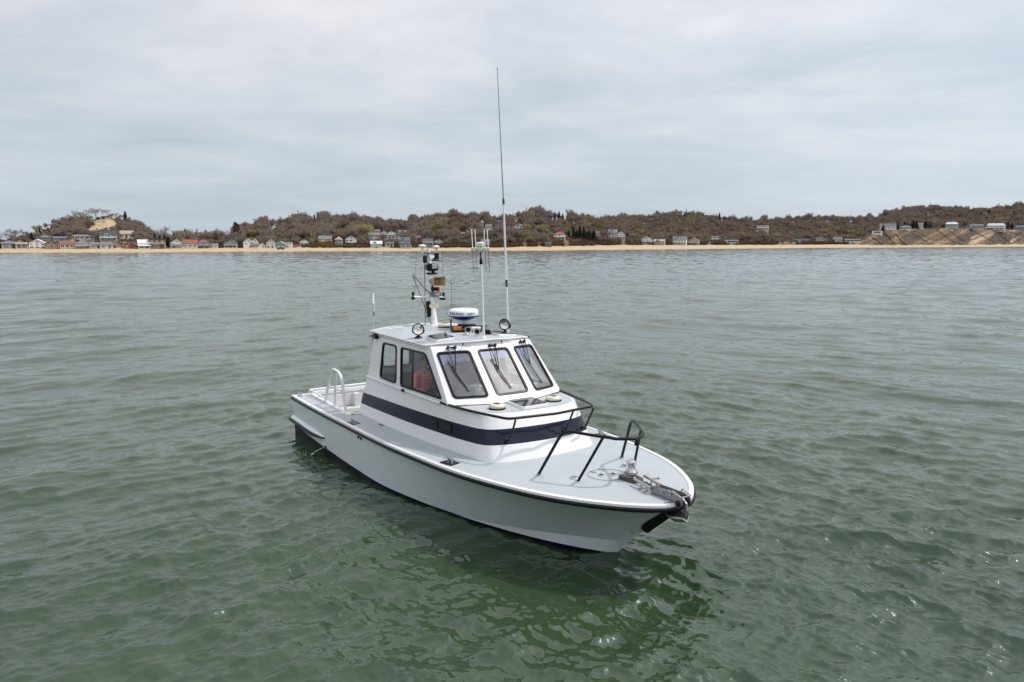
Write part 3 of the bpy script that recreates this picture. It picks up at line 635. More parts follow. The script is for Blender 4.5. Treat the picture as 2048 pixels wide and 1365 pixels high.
# wooden stairs that run down the bank, each following the ground
WOODD = mat('weathered_wood', (0.055, 0.045, 0.038), 0.8, var=0.25, scale=1.5)
WOODL = mat('pale_wood', (0.42, 0.38, 0.33), 0.8, var=0.2, scale=1.5)
def stairs(u0, y0, u1, y1, lab, m=WOODD, wd=1.5):
    d0, d1 = seek((u0 + u1) / 2, y0), seek((u0 + u1) / 2, y1); n = max(8, int(abs(d0 - d1) / 1.3))
    pts = []
    for k in range(n + 1):
        t = k / n; pts.append(place(u0 + (u1 - u0) * t, d0 + (d1 - d0) * t))
    root = empty('beach_stairs', pts[-1]); tag(root, lab, 'stairs', 'wooden stairs down the bank'); o = pts[-1]
    tr, st, ra = MB(), MB(), MB(); wv_ = Vector((wd / 2, 0, 0))
    for k in range(n):
        a, b = pts[k] - o, pts[k + 1] - o; c = (a + b) / 2
        tr.box(c + Vector((0, 0, 0.75)), (wd, abs(a.y - b.y) * 0.9 + 0.3, 0.12))
        for s in (-1, 1):
            st.tube([a + wv_ * s + Vector((0, 0, 0.55)), b + wv_ * s + Vector((0, 0, 0.55))], 0.16, 4, cap=False)
            ra.tube([a + wv_ * s + Vector((0, 0, 1.65)), b + wv_ * s + Vector((0, 0, 1.65))], 0.08, 4, cap=False)
            if k % 2 == 0: ra.tube([a + wv_ * s + Vector((0, 0, -0.4)), a + wv_ * s + Vector((0, 0, 1.65))], 0.07, 4, cap=False)
    tr.build('treads', m, root, 0); st.build('stringers', m, root, 0); ra.build('railing', m, root, 0)
for a in [(1737, 473, 1759, 491, 'dark stair below the dark roofed house at the bluff left end'), (1763, 470, 1784, 489, 'dark stair second from the left down the bluff'),
          (1783, 471, 1807, 491.5, 'dark stair that reaches the beach by a dark bush'), (1811, 466, 1844, 483.5, 'slanting stair over pale sand spots on the left bluff'),
          (1868, 464.5, 1902, 486.5, 'dark stair from the bluff top below the bare grey tree'), (1889, 464, 1921, 485, 'faint brown stair right of the one below the bare tree'),
          (1928, 460.5, 1979, 485.5, 'long dark stair with a lookout deck on the right bluff'), (1972, 462, 2017, 489, 'longest dark stair below the white mansion'),
          (2028, 466.5, 2047, 480.5, 'dark stair at the right edge of the picture'), (1156, 480.5, 1167, 495, 'grey stair below the dark conifers at mid shore'),
          (1194, 484, 1203, 490.5, 'short grey stair below the pale mid shore house'), (1253, 480, 1264, 489.5, 'grey stair below the big house on the mid bluff')]: stairs(*a)
stairs(1598, 477.5, 1605, 487, 'white stair in front of the low white house', WOODL); stairs(1685, 484, 1695, 492, 'white stair under the long flat house', WOODL)
DECKO = empty('lookout_deck', place(1931, seek(1931, 462))); tag(DECKO, 'dark timber lookout deck at the head of a bluff stair', 'deck')
MB().box((0, 0, 1.4), (8.5, 5, 0.35)).build('platform', WOODD, DECKO, 0)
q = MB()
for k in range(6):
    for s in (-1, 1): q.box((-4 + k * 1.6, s * 2.3, -0.5), (0.25, 0.25, 3.6))
q.build('posts', WOODD, DECKO, 0)
q = MB()
for k in range(8): q.box((-4.1 + k * 1.17, -2.4, 2.0), (0.15, 0.15, 1.1))
q.box((0, -2.4, 2.55), (8.5, 0.2, 0.15)); q.build('railing', WOODD, DECKO, 0)

# dark car parked on the sand
def beach_car():
    P = place(565, 12); root = empty('parked_car', P, 0.25); tag(root, 'dark pickup truck parked on the sand left of centre', 'truck')
    b = MB()
    b.loft([[(x, s * 0.85, z) for x, z in ((-2.3, 0.5), (-2.3, 1.05), (-0.6, 1.1), (0.1, 1.15), (1.5, 1.05), (2.25, 0.95), (2.3, 0.5))] for s in (-1, 1)], closed=True)
    b.add([(x, s * 0.85, z) for s in (-1, 1) for x, z in ((-2.3, 0.5), (-2.3, 1.05), (-0.6, 1.1), (0.1, 1.15), (1.5, 1.05), (2.25, 0.95), (2.3, 0.5))], [tuple(range(7)), tuple(range(13, 6, -1))])
    b.build('body', mat('dark_car_paint', (0.02, 0.018, 0.02), 0.25, coat=0.6), root, 30)
    c = MB(); ring = lambda y, k: [(-0.6, y, 1.1), (0.95, y, 1.1), (0.45, y * k, 1.68), (-0.45, y * k, 1.68)]
    c.loft([ring(-0.8, 0.9), ring(0.8, 0.9)], closed=True); c.add(ring(-0.8, 0.9) + ring(0.8, 0.9), [(0, 1, 2, 3), (7, 6, 5, 4)]); c.build('cab', WPANE, root, 0)
    for sx in (-1.4, 1.45):
        for sy in (-0.85, 0.85):
            MB().lathe([(0.2, -0.12), (0.38, -0.12), (0.4, 0), (0.38, 0.12), (0.2, 0.12)], (sx, sy, 0.4), (0, 1, 0), 12).build('wheel', RUBBER, root)
beach_car()

# ------------------------------------------------------------------ trees
def tmat(name, stops, rough=0.85, rnd=True):
    m = bpy.data.materials.new(name); m.use_nodes = True; t = NT(m.node_tree); p = m.node_tree.nodes['Principled BSDF']
    oi = t.add('ShaderNodeObjectInfo'); c = t.add('ShaderNodeTexCoord').outputs['Object']
    loc = t.noise(oi.outputs['Location'], 0.022, 2, 0.5)            # neighbouring trees are of a kind
    f = t.math('ADD', t.math('MULTIPLY', oi.outputs['Random'], 0.42), t.math('MULTIPLY', t.math('SUBTRACT', loc, 0.28), 1.3), True)
    t.put(p.inputs['Base Color'], t.ramp(f, stops)); p.inputs['Roughness'].default_value = rough; p.inputs['Specular IOR Level'].default_value = 0.2
    return m
TWIG = tmat('bare_twigs', [(0.05, (0.258, 0.214, 0.202)), (0.25, (0.319, 0.241, 0.183)), (0.45, (0.286, 0.214, 0.183)), (0.62, (0.258, 0.237, 0.227)), (0.78, (0.346, 0.273, 0.178)), (0.95, (0.346, 0.310, 0.159))])
TWIGG = tmat('grey_twigs', [(0.1, (0.242, 0.214, 0.221)), (0.5, (0.286, 0.246, 0.243)), (0.9, (0.268, 0.250, 0.262))])
BUD = tmat('spring_buds', [(0.1, (0.30, 0.26, 0.07)), (0.5, (0.23, 0.225, 0.07)), (0.9, (0.33, 0.27, 0.085))])
NEEDLE = tmat('conifer_needles', [(0.1, (0.022, 0.042, 0.024)), (0.9, (0.045, 0.07, 0.036))])
SHRUB = tmat('shrub_twigs', [(0.1, (0.12, 0.08, 0.055)), (0.5, (0.16, 0.11, 0.07)), (0.9, (0.19, 0.145, 0.075))])
YELLOW = tmat('forsythia', [(0.1, (0.42, 0.30, 0.03)), (0.9, (0.36, 0.24, 0.03))])
BARK = tmat('bark', [(0.1, (0.15, 0.13, 0.115)), (0.9, (0.24, 0.215, 0.20))])
def bare_tree(seed, H=10.0, spread=0.36, twigs=1000, tw=0.085, low=0.25):
    """trunk with limbs, and a crown of fine twigs carried on them"""
    g = random.Random(seed); tr = MB(); cr = MB(); tips = []
    th = H * 0.36
    tr.tube([(0, 0, -0.8), (g.uniform(-.1, .1), g.uniform(-.1, .1), th * 0.5), (g.uniform(-.25, .25), g.uniform(-.25, .25), th)], [H * .022, H * .018, H * .013], 5, cap=False)
    def limb(p, d, L, r, lev):
        q = p + d * L * 0.5 + Vector((g.uniform(-1, 1), g.uniform(-1, 1), 0.3)) * L * 0.08; e = p + d * L
        (tr if lev < 2 else cr).tube([p, q, e], [r, r * .75, r * .45], 3, cap=False)
        tips.append((p, e, lev))
        if lev >= 3: return
        for k in range(g.choice((2, 3, 3))):
            a = Vector((g.uniform(-1, 1), g.uniform(-1, 1), g.uniform(-0.1, 1.0))).normalized()
            limb(p + (e - p) * g.uniform(0.45, 1.0), (d * 0.9 + a * 0.75).normalized(), L * g.uniform(0.5, 0.72), r * 0.5, lev + 1)
    for k in range(6):
        a = k * 2.4 + g.uniform(-.4, .4); z = th * g.uniform(0.55, 1.0)
        limb(Vector((0, 0, z)), Vector((math.cos(a) * spread * 2, math.sin(a) * spread * 2, g.uniform(0.7, 1.2))).normalized(), H * g.uniform(0.30, 0.40), H * 0.009, 0)
    limb(Vector((0, 0, th)), Vector((g.uniform(-.15, .15), g.uniform(-.15, .15), 1)), H * 0.24, H * 0.011, 0)
    for k in range(twigs):
        p, e, lv = g.choice(tips)
        if lv < 1: continue
        o = p + (e - p) * g.uniform(0.3, 1.1) + Vector((g.gauss(0, .25), g.gauss(0, .25), g.gauss(0, .25))) * H * 0.06
        d = ((e - p).normalized() + Vector((g.uniform(-1, 1), g.uniform(-1, 1), g.uniform(-.4, 1))) * 0.9).normalized() * g.uniform(0.06, 0.13) * H
        n = d.cross(Vector((g.uniform(-1, 1), g.uniform(-1, 1), g.uniform(-1, 1)))).normalized() * tw * H * 0.1
        cr.add([o - n, o + n, o + d], [(0, 1, 2)])
    return tr, cr
def leafy_tree(seed, H=10.0, tw=0.22, n=2400, wide=0.42):
    """open crown of bud clusters on a few limbs"""
    g = random.Random(seed); tr, cr = bare_tree(seed + 50, H, 0.34, 350)
    lumps = [(Vector((g.gauss(0, wide * .45) * H, g.gauss(0, wide * .45) * H, H * g.uniform(0.4, 0.85))), H * g.uniform(0.12, 0.2)) for k in range(11)]
    for k in range(n):
        c, r = g.choice(lumps); v = Vector((g.gauss(0, 1), g.gauss(0, 1), g.gauss(0, 0.8))).normalized() * r * g.uniform(0.5, 1.05); p = c + v
        a = Vector((g.uniform(-1, 1), g.uniform(-1, 1), g.uniform(-1, 1))).normalized() * tw * H * .09; b_ = a.orthogonal().normalized() * tw * H * .08
        cr.add([p - a, p + b_, p + a], [(0, 1, 2)], 1)
    return tr, cr
def conifer(seed, H=10.0, R_=0.2, n=1500):
    g = random.Random(seed); tr = MB().tube([(0, 0, -0.8), (0, 0, H * 0.97)], [H * .018, H * .004], 5, cap=False); cr = MB()
    for k in range(n):
        z = g.uniform(0.10, 1.0) ** 0.85; tier = 0.75 + 0.25 * math.sin(z * 46 + seed); r = R_ * H * (1.04 - z) * tier * g.uniform(0.55, 1.05); a = g.uniform(0, 6.283)
        p = Vector((math.cos(a) * r, math.sin(a) * r, z * H - r * 0.25)); o = Vector((math.cos(a), math.sin(a), -0.35)) * H * 0.055
        s = Vector((-math.sin(a), math.cos(a), g.uniform(-.3, .3))) * H * 0.018
        cr.add([p - o - s, p - o + s, p + o], [(0, 1, 2)])
    return tr, cr
def pine(seed, H=12.0):
    g = random.Random(seed); tr = MB().tube([(0, 0, -0.8), (0.1, 0, H * .5), (-0.1, 0.1, H * 0.93)], [H * .02, H * .014, H * .006], 5, cap=False); cr = MB()
    for q in range(11):
        z = H * (0.36 + 0.6 * q / 10); a0 = q * 2.4; rr = H * 0.15 * (1.15 - 0.7 * q / 10)
        c = Vector((math.cos(a0) * rr, math.sin(a0) * rr, z)); tr.tube([(0, 0, z - 0.4), c], H * .004, 3, cap=False)
        for k in range(150):
            v = Vector((g.gauss(0, 1), g.gauss(0, 1), g.gauss(0, .55))).normalized() * rr * g.uniform(.4, 1.0); p = c + v
            a = Vector((g.uniform(-1, 1), g.uniform(-1, 1), g.uniform(-.3, 1))).normalized() * H * .035; b_ = a.orthogonal().normalized() * H * .011
            cr.add([p - b_, p + b_, p + a], [(0, 1, 2)])
    return tr, cr
def shrub(seed, H=2.4, n=420):
    g = random.Random(seed); cr = MB()
    for k in range(n):
        a = g.uniform(0, 6.283); o = Vector((math.cos(a), math.sin(a), 0)) * H * g.uniform(0, .55); d = Vector((math.cos(a) * .5, math.sin(a) * .5, g.uniform(.5, 1.2))).normalized() * H * g.uniform(.3, .75)
        o.z = g.uniform(0, .4) * H; nrm = d.cross(Vector((g.uniform(-1, 1), g.uniform(-1, 1), 0.1))).normalized() * H * .028
        cr.add([o - nrm, o + nrm, o + d], [(0, 1, 2)])
    return cr
def bake(name, pair, crown_mats):
    tr, cr = pair; return (tr.mesh('trunk', BARK, 0, normals=False), cr.mesh('crown', crown_mats, 0, normals=False), name)
BARE = [bake('bare_tree', bare_tree(k, 10, sp, 2600, 0.048), TWIG) for k, sp in enumerate((0.30, 0.36, 0.42, 0.34, 0.28))]
SPARSE = [bake('bare_tree', bare_tree(20 + k, 10, 0.40, 950, 0.034), TWIGG) for k in range(3)]
BUDS = [bake('budding_tree', leafy_tree(k), [TWIG, BUD]) for k in range(3)]
CONS = [bake('conifer_tree', conifer(k, 10, rr), NEEDLE) for k, rr in enumerate((0.31, 0.36, 0.27))]
PINE = bake('pine_tree', pine(3, 10), NEEDLE)
SHR = [shrub(k).mesh('shrub', SHRUB, 0, normals=False) for k in range(3)]
YEL = shrub(9, 2.4, 520).mesh('shrub', YELLOW, 0, normals=False)
RESERVED = []
def beside(what, u):
    """says which house a tree stands by, in at most 16 words"""
    hs = min(HL, key=lambda h_: abs((h_[0] + h_[1]) / 2 - u)); rel = ' left of the ' if u < hs[0] else ' right of the ' if u > hs[1] else ' behind the '
    t = hs[7]; n = len((what + rel).split())
    while len(t.split()) + n > 16 and any(c in t for c in (',', ' with ', ' and ')): t = max((t.rsplit(c, 1)[0] for c in (',', ' with ', ' and ') if c in t), key=len)
    return what + rel + ' '.join(t.split()[:16 - n])
def el_of(P): return HZ - (P.z - CAM_H) / P.y * F2
def tree(proto, u, d, hpx, lab, group, cat='tree'):
    """one tree: hpx is its height as an angle in the same units as the levels above"""
    P = place(u, d); s = hpx / F2 * P.y / 10.0; trunk, crown, nm = proto
    root = empty(nm, P, random.uniform(0, 6.28)); tag(root, lab, cat, group)
    k = random.uniform(0.9, 1.15) * (1.45 if proto in CONS else 1.0)
    if proto in BUDS or proto in CONS: RESERVED.append((u - hpx * .32, u + hpx * .32, P.y, el_of(P) - hpx, el_of(P) - hpx * .25))
    for n_, me in (('trunk', trunk), ('crown', crown)):
        o = link(bpy.data.objects.new(n_, me), root); o.scale = (s * k, s * k, s)
    return root
def clear_of_houses(u, D, top, rad=3.0):
    for u0, u1, Dh, yt, yb in HOUSES:
        if u0 - rad < u < u1 + rad and D < Dh + 9 and D > Dh - 160 and top < yb - 2: return False
    for u0, u1, Dh, yt, yb in RESERVED:
        if u0 < u < u1 and D < Dh + 2 and D > Dh - 110 and top < yb: return False
    return True
def in_sand(u, el):
    return math.exp(-((u - 222) / 21) ** 2 - ((el - 449) / 8.5) ** 2) * 1.7 + math.exp(-((u - 197) / 18) ** 2 - ((el - 463) / 8) ** 2) * .75 > 0.45
# trees one can pick out
for k, (u, hp) in enumerate([(139, 15), (150, 17), (163, 21), (172, 20), (181, 16), (193, 19), (203, 22), (216, 16), (225, 15), (232, 12), (243, 15), (258, 13), (268, 12), (279, 14), (291, 17), (303, 18), (312, 16), (129, 7), (101, 7)]):
    d2 = prof(u)[5]; tree((SPARSE if hp > 14 else BARE)[k % 3], u, d2 - random.uniform(0, 14), hp * 1.15, ('taller' if hp > 14 else 'shorter') + ' bare grey tree on the left dune crest, ' + ('left of the sand scar' if u < 200 else 'above the sand scar' if u < 245 else 'right of the sand scar'), 'bare trees on the left dune crest')
for u, d, hp in [(8, 90, 25), (34, 100, 27), (46, 100, 25), (28, 95, 20), (326, 90, 26), (335, 100, 33), (374, 100, 27), (383, 110, 28), (410, 100, 22), (430, 95, 28), (438, 90, 24), (452, 100, 23), (468, 110, 28), (395, 90, 20), (422, 95, 21)]:
    tree(SPARSE[int(u) % 3], u, d, hp * 1.1, beside('open bare grey tree', u), 'bare trees of the low left shore')
tree(PINE, 479, 78, 43, 'lone tall dark pine at the left end of the middle wood', None)
tree(CONS[1], 73, 90, 19, 'dark round conifer on the left grassy slope', None)
tree(CONS[1], 5, 80, 26, 'dark conifer at the left edge behind the cottages', None)
for k, (u, d, hp) in enumerate([(326, 75, 20), (336, 62, 24), (343, 60, 21), (316, 80, 22), (354, 85, 24)]): tree(CONS[k % 3], u, d, hp, beside('dark conifer', u), 'dark conifers of the left cottages')
tree(CONS[2], 261, 138, 24, 'thin dark conifer on the right shoulder of the left dune', None)
for k, (u, y, hp) in enumerate([(1137, 481, 20), (1146, 480, 23), (1158, 481, 26), (1166, 481, 25), (1177, 482, 20), (1186, 483, 22), (1152, 481, 19), (1172, 482, 18)]): tree(CONS[k % 3], u, seek(u, y), hp, beside('dark conifer', u), 'dark conifers of the mid shore')
for k, (u, hp) in enumerate([(1117, 12), (1124, 9), (1133, 9), (1150, 8), (1433, 10), (634, 12), (1108, 8)]): tree(CONS[k % 3], u, prof(u)[5] - 10, hp + 8, beside('dark conifer', u), 'dark conifers along the ridge')
for k, (u, y, hp) in enumerate([(1784, 461, 14), (1799, 459.5, 15), (1817, 459, 18), (1823, 459, 16), (1841, 458, 15), (1850, 458, 13), (1758, 466, 14), (1757, 471, 14), (2004, 460, 15), (2012, 461, 14), (2042, 462, 14), (2050, 462, 13)]): tree(CONS[k % 3], u, seek(u, y) + 6, hp, beside('dark conifer', u), 'dark conifers on the right bluff')
for k, (u, y, hp) in enumerate([(1867, 462, 20), (1857, 461.5, 16)]): tree(SPARSE[k], u, seek(u, y), hp * 1.25, 'bare grey tree at the bluff edge' + (', taller one' if k == 0 else ', shorter one'), 'bare trees on the bluff edge')
for k, (u, y, hp) in enumerate([(510, 482, 20), (498, 482, 17), (524, 478, 19), (728, 482, 30), (737, 476, 24), (720, 474, 22), (690, 466, 22), (678, 470, 22), (800, 462, 13), (869, 472, 20), (876, 478, 18), (815, 460, 13), (1052, 466, 16), (1057, 474, 22), (1078, 474, 22), (1085, 472, 20), (1049, 484, 18),
                              (1129, 464, 14), (1136, 464, 15), (1143, 466, 14), (1162, 462, 12), (1176, 462, 16), (1190, 464, 14), (1199, 462, 14), (1207, 466, 14), (1328, 466, 13), (1365, 468, 11), (1640, 474, 15), (1645, 472, 13), (1668, 474, 16), (1676, 476, 17), (1682, 475, 13), (1692, 475, 15), (1723, 468, 14), (1730, 470, 13), (1662, 468, 12), (1693, 466, 11), (1480, 486, 20), (1455, 470, 14), (866, 466, 16), (1031, 444, 12), (560, 470, 16), (575, 452, 14)]):
    tree(BUDS[k % 3], u, seek(u, y), hp * 1.15, beside('yellow green budding tree', u), 'budding trees in the shore wood')
for k, (u, y, s) in enumerate([(643, 490, 9), (660, 489.5, 11), (650, 491, 7)]):
    P = place(u, seek(u, y)); o = link(bpy.data.objects.new('yellow_bush', YEL)); o.location = P; sc_ = s / F2 * P.y / 2.4; o.scale = (sc_ * 1.2, sc_ * 1.2, sc_); tag(o, 'yellow flowering bush in front of the pale house with chimney', 'bush', 'yellow flowering bushes')
# the wood itself: the trees that show largest are things, the mass behind them is one wood
cand = []
g = random.Random(5)
def accept(u, d, hpx):
    P = place(u, d); el = el_of(P)
    if in_sand(u, el) or in_sand(u, el - hpx * .5): return None
    if u < 118 and d > 55 and g.random() < 0.93: return None
    if 322 < u < 462 and g.random() < 0.55: return None
    D0, bw, yb, d1, y1, d2, y2 = [float(q) for q in prof(u)]
    if u > 1700 and d < d1 * 1.12: return None
    if not clear_of_houses(u, P.y, el - hpx * .9): return None
    return P
for k in range(15500):
    u = g.uniform(-340, 2560); D0, bw, yb, d1, y1, d2, y2 = [float(q) for q in prof(u)]
    lo = bw + 14 if u > 470 else bw + 22
    d = lo + (d2 - 12 - lo) * g.random(); far = u / 2048
    hpx = (g.uniform(13, 25) if u < 1250 else g.uniform(9.5, 17)) * (0.95 + 0.3 * float(noise1(u, 10, 51)))
    if d < bw + 35: hpx *= 0.7
    if u < 330: hpx *= 0.72
    P = accept(u, d, hpx)
    if P is None: continue
    cand.append((u, d, hpx, P))
crest = []
for k in range(1300):                                   # the crest line stands clear against the sky
    u = 480 + 2080 * k / 1300 + g.uniform(-3, 3); d2 = float(prof(u)[5]); hpx = (g.uniform(12, 17) if u < 1250 else g.uniform(8.5, 12.5)) * (0.95 + 0.16 * float(noise1(u, 8, 52))); d = d2 - g.uniform(-10, 22); P = accept(u, d, hpx)
    if P is not None: crest.append((u, d, hpx, P))
cand.sort(key=lambda c: c[1] / (prof(c[0])[5]))
zone = lambda u: 'left dune' if u < 330 else 'low left shore' if u < 475 else 'middle wood' if u < 1100 else 'mid right wood' if u < 1700 else 'right bluff hill'
front, mass = [], []
used = set()
for c in cand:
    key = int(c[0] // 7)
    if key not in used and len(front) < 225 and (c[0] > 0 and c[0] < 2048): used.add(key); front.append(c)
    else: mass.append(c)
for k, (u, d, hpx, P) in enumerate(front):
    z = zone(u); tree(BARE[k % 5], u, d, hpx, beside('bare brown tree', u), 'leafless trees fronting the ' + z)
def scatter(name, protos, pts, label, kind='stuff'):
    """a mass too many to count: one object that places copies of a few trees"""
    me = bpy.data.meshes.new(name); me.from_pydata([tuple(p[0]) for p in pts], [], [])
    for an, ty, vals in (('size', 'FLOAT', [p[1] for p in pts]), ('turn', 'FLOAT', [p[2] for p in pts]), ('pick', 'INT', [p[3] for p in pts])):
        a = me.attributes.new(an, ty, 'POINT'); a.data.foreach_set('value', vals)
    pc = bpy.data.collections.new(name + '_kinds')
    for k, p in enumerate(protos):
        pc.objects.link(bpy.data.objects.new('%s_kind_%02d' % (name, k), p))
    ng = bpy.data.node_groups.new(name, 'GeometryNodeTree'); ng.interface.new_socket('Geometry', in_out='INPUT', socket_type='NodeSocketGeometry'); ng.interface.new_socket('Geometry', in_out='OUTPUT', socket_type='NodeSocketGeometry')
    t = NT(ng); gi = t.add('NodeGroupInput'); go = t.add('NodeGroupOutput'); ci = t.add('GeometryNodeCollectionInfo'); ci.inputs['Collection'].default_value = pc
    ci.inputs['Separate Children'].default_value = True; ci.inputs['Reset Children'].default_value = True
    def attr(n_, ty):
        a = t.add('GeometryNodeInputNamedAttribute'); a.data_type = ty; a.inputs['Name'].default_value = n_; return a.outputs['Attribute']
    rz = t.add('ShaderNodeCombineXYZ', {2: attr('turn', 'FLOAT')})
    ip = t.add('GeometryNodeInstanceOnPoints', {'Points': gi.outputs[0], 'Instance': ci.outputs[0]}); ip.inputs['Pick Instance'].default_value = True
    t.l.new(attr('pick', 'INT'), ip.inputs['Instance Index']); t.l.new(rz.outputs[0], ip.inputs['Rotation']); t.l.new(attr('size', 'FLOAT'), ip.inputs['Scale']); t.l.new(ip.outputs[0], go.inputs[0])
    o = link(bpy.data.objects.new(name, me)); md = o.modifiers.new('scatter', 'NODES'); md.node_group = ng
    return tag(o, label, kind=kind)
def joined(p, mats):
    a, b, _ = p; bm = bmesh.new(); bm.from_mesh(a); n = len(bm.faces); bm.from_mesh(b); bm.faces.ensure_lookup_table()
    for i, f in enumerate(bm.faces): f.material_index = 0 if i < n else f.material_index + 1
    me = bpy.data.meshes.new('wood_tree'); bm.to_mesh(me); bm.free(); me.materials.append(BARK)
    for q in mats: me.materials.append(q)
    return me
WOODP = [joined(p, [TWIG]) for p in BARE] + [joined(p, [TWIG, BUD]) for p in BUDS[:2]] + [joined(CONS[0], [NEEDLE])] + [joined(p, [TWIGG]) for p in SPARSE]
pts = []
for u, d, hpx, P in mass:
    r = g.random(); nz = float(noise1(u, 30, 21))
    pk = g.randrange(5) if r > 0.045 + 0.13 * max(nz, 0) else (5 + g.randrange(2) if r > 0.02 else 7)
    pts.append((P, hpx / F2 * P.y / 10.0, g.uniform(0, 6.28), pk))
for u, d, hpx, P in crest: pts.append((P, hpx / F2 * P.y / 10.0, g.uniform(0, 6.28), 8 + g.randrange(3) if g.random() < 0.85 else g.randrange(5)))
scatter('woods', WOODP, pts, 'brown leafless spring wood covering the dune hills')
sp = []
for k in range(11500):
    u = g.uniform(-340, 2560); D0, bw, yb, d1, y1, d2, y2 = [float(q) for q in prof(u)]
    if u > 1690: d = bw + (d1 * 1.25 - bw) * g.random(); hp = g.uniform(0.6, 1.5); ok = noise1(u, 11, 31) + noise1(d, 9, 32) > -0.15
    elif u < 480: d = bw + 4 + g.random() * (d2 - bw); hp = g.uniform(2, 5); ok = g.random() < 0.5
    else: d = bw + 3 + (d1 - bw) * 1.0 * g.random(); hp = g.uniform(3, 7); ok = noise1(u, 14, 33) > -0.45
    P = place(u, d); el = el_of(P)
    if not ok or in_sand(u, el) or not clear_of_houses(u, P.y, el - hp * .8, 1): continue
    sp.append((P, hp / F2 * P.y / 2.4, g.uniform(0, 6.28), g.randrange(3)))
scatter('undergrowth', SHR, sp, 'brown scrub and brambles on the bank behind the beach')

# ------------------------------------------------------------------ the boat (bow +x, port +y, z up from the waterline)
BOAT = empty('patrol_boat', (1.623, 10.780, 0.0), -1.00368)
tag(BOAT, 'white cabin work boat with a navy stripe and black bow rail on green water', 'boat')
V = Vector
def rail(pts, n=90, per=14):
    """dense smooth rail sampled by x, closer together towards the bow"""
    P = spline(pts, per); xs = np.array([p.x for p in P]); ys = np.array([p.y for p in P]); zs = np.array([p.z for p in P])
    xs = np.maximum.accumulate(xs); s = 1 - (1 - np.linspace(0, 1, n)) ** 2.2; X = xs[0] + (xs[-1] - xs[0]) * s
    L = np.concatenate([[0], np.cumsum(np.hypot(np.diff(xs), np.diff(ys)))])
    return [V((x, max(0.0, float(np.interp(x, xs, ys))), float(np.interp(x, xs, zs)))) for x in X]
def rail_arc(pts, n=90):
    P = spline(pts, 14); L = np.concatenate([[0], np.cumsum([(P[i + 1] - P[i]).length for i in range(len(P) - 1)])])
    s = np.linspace(0, 1, n) * L[-1]; A = np.array([tuple(p) for p in P])
    return [V((float(np.interp(q, L, A[:, 0])), max(0.0, float(np.interp(q, L, A[:, 1]))), float(np.interp(q, L, A[:, 2])))) for q in s]
SHEER = [(-9.95, 2.17, 1.0), (-8.5, 2.16, 1.01), (-7.2, 2.12, 1.02), (-6, 2.07, 1.03), (-4.9, 2.03, 1.045), (-4.2, 2.0, 1.06), (-3.4, 1.94, 1.08), (-2.1, 1.82, 1.12), (-1.2, 1.65, 1.15),
         (-.35, 1.41, 1.18), (.25, 1.13, 1.195), (.75, .80, 1.21), (1.05, .52, 1.215), (1.24, .26, 1.22), (1.31, 0, 1.22)]
CHINE = [(-9.95, 2.13, -.08), (-8, 2.10, -.06), (-6, 2.0, -.04), (-4.8, 1.90, -.01), (-3.6, 1.66, .04), (-2.8, 1.44, .08), (-2.2, 1.27, .115), (-1.26, .90, .185), (-.48, .475, .25), (0.0, .185, .29), (.2, .05, .31), (.285, 0, .315)]
LOWER = [(-9.95, 2.05, -.28), (-6, 1.92, -.27), (-4, 1.62, -.25), (-2.8, 1.38, -.22), (-1.87, 1.05, -.2), (-.93, .64, -.16), (-.3, .23, -.1), (-.08, .06, -.03), (0.0, 0, 0.02)]
KEEL = [(-9.95, 0, -.6), (-4, 0, -.62), (-1.2, 0, -.55), (-.5, 0, -.36), (-.15, 0, -.12), (-.01, 0, 0.0)]
sheer, chine, lower, keel = rail_arc(SHEER), rail_arc(CHINE), rail_arc(LOWER), rail_arc(KEEL)
def side_x(R_, x):
    xs = [p.x for p in R_]; return float(np.interp(x, xs, [p.y for p in R_])), float(np.interp(x, xs, [p.z for p in R_]))
def hull_mesh():
    b = MB(); mids = []
    for f in (0.3, 0.6, 0.85):
        row = []
        for i, (c, s) in enumerate(zip(chine, sheer)):
            p = c.lerp(s, f); bow = max(0.0, (i / 89 - 0.35) / 0.65); p.y -= 0.10 * bow * math.sin(f * math.pi) * min(1, p.y / 0.5); p.y = max(p.y, 0); row.append(p)
        mids.append(row)
    b.loft([keel, lower, chine] + mids + [sheer])
    b.mirror_y()
    tr = [keel[0], lower[0], chine[0]] + [m_[0] for m_ in mids] + [sheer[0]]
    poly = tr + [V((p.x, -p.y, p.z)) for p in reversed(tr[1:])]
    b.add(poly, [tuple(range(len(poly)))])
    bm = bmesh.new(); vs = [bm.verts.new(v) for v in b.v]
    for f in b.f:
        try: bm.faces.new([vs[i] for i in f])
        except ValueError: pass
    bmesh.ops.remove_doubles(bm, verts=bm.verts, dist=2e-3); bmesh.ops.recalc_face_normals(bm, faces=bm.faces)
    return bm
def boot(x): return float(np.interp(x, [-10, -8, -6.5, -5, -2, 0, 1.4], [.285, .205, .155, .115, .085, .045, .04]))
for nm, keep_low, mt in (('hull', False, HULLW), ('hull_bottom', True, BOTTOM)):
    bm = hull_mesh()
    for v in bm.verts: v.co.z -= boot(v.co.x)
    bmesh.ops.bisect_plane(bm, geom=bm.verts[:] + bm.edges[:] + bm.faces[:], plane_co=(0, 0, 0), plane_no=(0, 0, 1), clear_outer=keep_low, clear_inner=not keep_low)
    for v in bm.verts: v.co.z += boot(v.co.x)
    me = bpy.data.meshes.new(nm); bm.to_mesh(me); bm.free(); me.materials.append(mt)
    me.polygons.foreach_set('use_smooth', [True] * len(me.polygons)); me.set_sharp_from_angle(angle=R(9))
    HULLO = link(bpy.data.objects.new(nm, me), BOAT)
both = lambda R_, dy=0, dz=0: [V((p.x, p.y + dy, p.z + dz)) for p in R_] + [V((p.x, -p.y - dy, p.z + dz)) for p in reversed(R_[:-1])]
